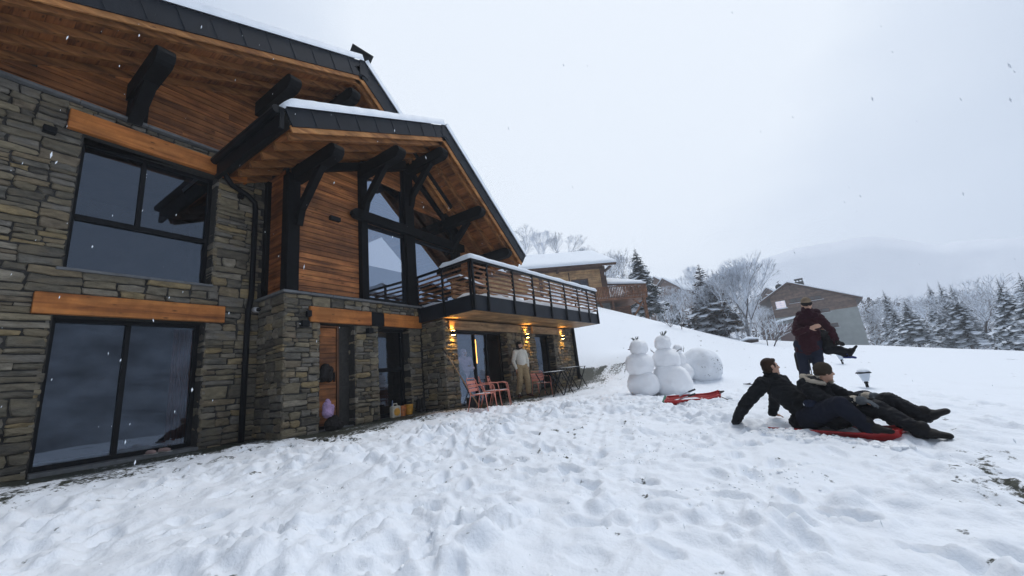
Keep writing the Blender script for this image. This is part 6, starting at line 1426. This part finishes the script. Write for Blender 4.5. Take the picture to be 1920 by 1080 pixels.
# ------------------------------------------------------------------ garden chairs: salmon slatted metal
M['salmon'] = mat('salmon_metal', (.62, .22, .16), .5, .12, 5)
def make_chair():
    t = thing('garden_chair', (0, 0, -30), 'x', 'chair', 'salmon garden chairs'); w_ = .24
    for i in range(5): MB().box(-w_+.01, w_-.01, -.22+i*.088, -.22+i*.088+.074, .44-.004*i, .452-.004*i).build('seat_slat', M['salmon'], t, bevel=.003)
    for i in range(3):
        z = .56+i*.10; MB().beam((-w_+.012, .225+.26*(z-.44), z), (w_-.012, .225+.26*(z-.44), z), .012, .082).build('back_slat', M['salmon'], t, bevel=.003)
    bk_ = [(-w_, .20, .44), (-w_, .30, .80), (-w_+.06, .315, .865), (w_-.06, .315, .865), (w_, .30, .80), (w_, .20, .44)]
    MB().tube(bk_, .0115, 7).build('back_frame', M['salmon'], t, smooth=True)
    for s in (-1, 1):
        MB().tube([(s*w_, -.24, .43), (s*(w_+.02), -.29, .0)], .0115, 7).build('leg', M['salmon'], t, smooth=True); MB().tube([(s*w_, .20, .44), (s*(w_+.02), .31, .0)], .0115, 7).build('leg', M['salmon'], t, smooth=True)
        MB().tube([(s*(w_+.012), -.26, .22), (s*(w_+.03), -.25, .45), (s*(w_+.04), -.22, .63), (s*(w_+.04), -.12, .665), (s*(w_+.03), .2, .665), (s*w_, .275, .70)], .0115, 7).build('armrest', M['salmon'], t, smooth=True)
    MB().tube([(-w_, -.23, .43), (w_, -.23, .43)], .01, 6).tube([(-w_, .2, .43), (w_, .2, .43)], .01, 6).tube([(-w_, -.23, .43), (-w_, .2, .43)], .01, 6).tube([(w_, -.23, .43), (w_, .2, .43)], .01, 6).build('seat_frame', M['salmon'], t)
    snowball_mesh(MB(), (0, -.03, .45), .2, .05, 3, 18, 8, .2).build('seat_snow', M['snow'], t, smooth=True)
    return t
cA = make_chair()
def place(t, px, py, z, rz, lab):
    d = ray(px, py); D = (z-EYE)/d.z; x, y = d.x*D, d.y*D; t.location = (x, y, ground_z(x, y)); t.rotation_euler = (0, 0, rz); t['label'] = lab; return t
chp = [((7.45, 5.72), rad(8), 'salmon slatted armchair nearest the broom, facing the lawn'), ((8.25, 6.05), rad(35), 'salmon slatted armchair standing just right of the first, before the glass door'), ((8.48, 5.93), rad(30), 'salmon armchair nested against the back of the middle one'), ((11.1, 6.15), rad(-35), 'salmon slatted chair behind the black table, right of the man in cream')]
for i, ((x, y), rz_2, lab) in enumerate(chp):
    c = cA if i == 0 else copy_thing(cA, (0, 0, 0)); c.location = (x, y, ground_z(x, y)); c.scale = (.88,)*3; c.rotation_euler = (0, 0, rz_2); c['label'] = lab
# black folding tables
def make_table():
    t = thing('folding_table', (0, 0, -30), 'x', 'table', 'black folding tables')
    MB().box(-.55, .55, -.3, .3, .70, .715).build('tabletop', M['metal'], t, bevel=.004)
    snowball_mesh(MB(), (0, 0, .715), .27, .06, 6, 24, 8, .2).build('table_snow', M['snow'], t, smooth=True).scale = (1.9, 1, 1)
    for s in (-1, 1):
        for a, b in ((-1, 1), (1, -1)): MB().beam((s*.27+a*.25, s*.28, .0), (s*.27+b*.25, s*.28, .70), .022, .022).build('leg', M['metal'], t); MB().beam((s*.27+a*.25, -s*.28, .0), (s*.27+b*.25, -s*.28, .70), .022, .022).build('leg', M['metal'], t)
    return t
tA = make_table()
for i, (x, y, rz_3, lab) in enumerate([(11.0, 5.62, rad(-10), 'black folding table with crossed legs and snow on top, right of the man'), (12.15, 5.62, rad(-12), 'second black folding table, further right towards the downpipe')]):
    c = tA if i == 0 else copy_thing(tA, (0, 0, 0)); c.location = (x, y, ground_z(x, y)); c.rotation_euler = (0, 0, rz_3); c['label'] = lab
# shovel leaning on the pier
M['handle'] = wood_mat('ash_handle', (.42, .27, .14), (.34, .2, .1), (.2, .11, .05), 2)
sv = thing('broom', (7.62, 6.05, ground_z(7.62, 6.05)), 'long wooden broom handle leaning against the stone pier by the chairs', 'broom')
MB().tube([(.12, .0, .05), (-.22, .62, 1.38)], .015, 8).build('shaft', M['handle'], sv); MB().beam((-.22, .62, 1.38), (-.27, .72, 1.56), .05, .04).build('head', M['rubber'], sv, bevel=.008)
# pail
bk_ = thing('bucket', (7.95, 6.45, ground_z(7.95, 6.45)), 'dark bucket under the salmon chairs by the pier', 'bucket'); MB().tube([(0, 0, 0), (0, 0, .26)], [.10, .14], 16).build('pail', M['rubber'], bk_); MB().tube([(-.13, 0, .25), (-.06, 0, .36), (.06, 0, .36), (.13, 0, .25)], .005, 5).build('bail', M['galv'], bk_)
# shoes on the threshold
M['shoe'] = mat('dusty_pink_suede', (.42, .29, .27), .9, .2, 20)
for i, (x, y, rz_4, lab) in enumerate([(2.52, 9.03, rad(-80), 'left of a pair of pale pink slippers on the glass door\'s threshold'), (2.70, 9.05, rad(-70), 'right of a pair of pale pink slippers on the glass door\'s threshold')]):
    s = thing('slipper', (x, y, .055), lab, 'slipper', 'pair of slippers', rz_4); mb = MB(); fcap(mb, (-.08, 0, .035), (.02, 0, .035), .036, .04, .8); fcap(mb, (.02, 0, .035), (.10, 0, .03), .042, .034, .8); fuse(mb, 'upper', 'shoe', s, .008, 2, world=False); MB().box(-.12, .14, -.042, .042, 0, .012).build('sole', mat('sole', (.5, .48, .45)), s, bevel=.006)
# things in the doorways
M['pinkjk'] = cloth('lilac_cloth', (.40, .28, .46), .3); M['yellow'] = mat('yellow_plastic', (.62, .30, .03), .5, .3, 12); M['orangep'] = mat('orange_plastic', (.5, .16, .04), .5, .4, 14); M['cream'] = mat('cream_plastic', (.5, .46, .38), .5, .3, 12); M['leather'] = cloth('dark_leather', (.02, .018, .018))
def lump(name, loc, caps, m, label, cat, wr=.01, vox=.012):
    t = thing(name, loc, label, cat); mb = MB()
    for c in caps: fcap(mb, *c)
    fuse(mb, name+'_body', m, t, vox, 2, wr, .06, world=False); return t
lump('jacket', (4.98, 8.05, 0), [((0, 0, 1.12), (.06, 0, 1.30), .12, .10), ((.14, 0, 1.08), (.16, 0, 1.26), .09, .08)], 'leather', 'dark jacket hung on the timber entrance door', 'jacket')
t = lump('child_coat', (4.98, 7.88, .0), [((0, 0, .36), (0, .02, .52), .10, .08), ((.03, 0, .56), (.0, 0, .62), .05, .04), ((.06, -.02, .30), (.09, -.02, .48), .05, .05)], 'pinkjk', 'lilac child\'s coat bundled on dark bags in the entrance doorway', 'coat')
lump('bag', (5.04, 7.84, .0), [((0, 0, .12), (.05, 0, .2), .14, .12), ((.14, -.03, .07), (.2, -.02, .1), .09, .08)], 'leather', 'dark soft bag on the ground in the entrance doorway', 'bag')
cn = thing('canister', (6.62, 7.72, ground_z(6.62, 7.72)+.0), 'cream canister with a yellow disc standing by the glazed door', 'canister'); MB().box(-.13, .13, -.06, .06, .0, .27).build('can_body', M['cream'], cn, bevel=.03); MB().tube([(0, -.062, .13), (0, -.068, .13)], .09, 20).build('disc', M['yellow'], cn); MB().tube([(-.06, 0, .27), (-.05, 0, .32), (.05, 0, .32), (.06, 0, .27)], .014, 6).build('can_handle', M['cream'], cn)
for i, (x, m_, lab) in enumerate([(6.88, 'orangep', 'orange plastic tub left of the yellow one by the glazed door'), (7.10, 'yellow', 'yellow plastic tub beside the dark boots by the glazed door')]):
    tb = thing('tub', (x, 7.78, ground_z(x, 7.78)), lab, 'tub'); MB().tube([(0, 0, 0), (0, 0, .22)], [.085, .11], 14).build('tub_body', M[m_], tb); MB().tube([(0, 0, .22), (0, 0, .24)], .115, 14).build('tub_rim', M[m_], tb)
lump('boots', (7.42, 7.76, .05), [((0, 0, .06), (0, .0, .3), .06, .06), ((.0, 0, .05), (-.04, -.12, .04), .055, .045), ((.15, 0, .06), (.15, 0, .32), .06, .06), ((.15, 0, .05), (.12, -.12, .04), .055, .045)], 'leather', 'pair of dark boots against the stone pier by the glazed door', 'boots', .004, .01)
bt = thing('bottle', (6.66, 7.86, .08), 'small clear bottle behind the cream canister', 'bottle'); MB().tube([(0, 0, 0), (0, 0, .26), (0, 0, .30), (0, 0, .36)], [.035, .035, .014, .014], 12).build('glass', M['glassC'], bt)
# ------------------------------------------------------------------ things on the balcony
def on_b(s, d): p = bp_(s, d, 2.74); return p
M['pallet'] = wood_mat('slat_wood', (.48, .26, .12), (.36, .18, .08), (.2, .09, .04), 0, island=.25)
for i, (s, d, L_, lab) in enumerate([(2.6, 1.2, 1.6, 'wooden slatted bench with snow on its seat behind the balcony rail, nearest the house'), (5.2, 1.1, 1.8, 'longer wooden slatted bench buried in snow at the far end of the balcony')]):
    p = on_b(s, d); b = thing('slatted_bench', p, lab, 'bench', 'benches on the balcony', -BT)
    for k in range(14): x = -L_/2+L_*k/13; MB().box(x-.02, x+.02, .20, .23, .1, .62).build('back_slat', M['pallet'], b)
    MB().box(-L_/2, L_/2, -.25, .2, .30, .34).build('seat', M['pallet'], b); MB().box(-L_/2-.03, L_/2+.03, .19, .24, .62, .68).build('top_rail', M['pallet'], b)
    for x in (-L_/2+.05, L_/2-.05): MB().box(x-.03, x+.03, -.2, .2, 0, .3).build('leg', M['pallet'], b)
    snowball_mesh(MB(), (0, -.03, .34), .22, .5, 5+i, 24, 12, .2).build('seat_snow', M['snow'], b, smooth=True).scale = (L_/.5, 1, 1)
p = on_b(1.0, 1.6); tb = thing('side_screen', p, 'timber slatted screen stacked with snowy boards on the balcony near the wall', 'screen', None, -BT)
for k in range(6): MB().box(-.1, 1.1, -.03, .03, .1+k*.15, .2+k*.15).build('board', M['pallet'], tb)
MB().beam((.0, 0, 1.02), (1.3, .1, .86), .5, .03).build('table_leaf', M['metal'], tb); MB().beam((.0, 0, 1.07), (1.3, .1, .91), .5, .06).build('leaf_snow', M['snow'], tb)
# bare branch antlers with a clump of snow seen over the far end of the rail
p = bp_(6.0, 1.0, 3.2); an2 = thing('snowy_bush', (p.x, p.y, 2.75), 'bare forked branch with a clump of snow standing on the balcony', 'plant'); mb = MB(); r = random.Random(5)
for i in range(9): a = -1.2+2.4*i/8; mb.tube([(0, 0, .0), (.15*math.sin(a), .02, .85), (.42*math.sin(a), r.uniform(-.1, .1), 1.05+.28*math.cos(a)+r.uniform(-.05, .1))], [.012, .012, .007], 5)
mb.build('branches', mat('frosted_branch', (.5, .5, .52), .8), an2); snowball_mesh(MB(), (.05, 0, .9), .22, .7, 9, 20, 12, .25).build('snow_clump', M['snow'], an2, smooth=True)
# ------------------------------------------------------------------ falling snow
V, F = [], []; r = random.Random(77)
for i in range(330):
    D = 1.4+9*r.random()**1.4; px = r.uniform(-60, 1980); py = r.uniform(-60, 1000); p = at(px, py, D)
    if p.z < .1 or (p.y > 6.8 and p.x < 16 and p.z < 6.5): continue
    s = r.uniform(.0013, .0028); l = s*r.uniform(2, 5.5); a = Vector((r.gauss(0, 1), r.gauss(0, 1), 0)).normalized()*s; b = Vector((-a.y, a.x, 0)); dn = Vector((r.gauss(.1, .12), r.gauss(.05, .12), 1)).normalized()*l; n = len(V)
    V += [p+dn, p+a, p+b, p-a, p-b, p-dn]; F += [(n, n+1, n+2), (n, n+2, n+3), (n, n+3, n+4), (n, n+4, n+1), (n+5, n+2, n+1), (n+5, n+3, n+2), (n+5, n+4, n+3), (n+5, n+1, n+4)]
o = mk('snowflakes', V, F, 'snow', None); tag(o, 'snowflakes falling through the air', 'snowflakes', kind='stuff')
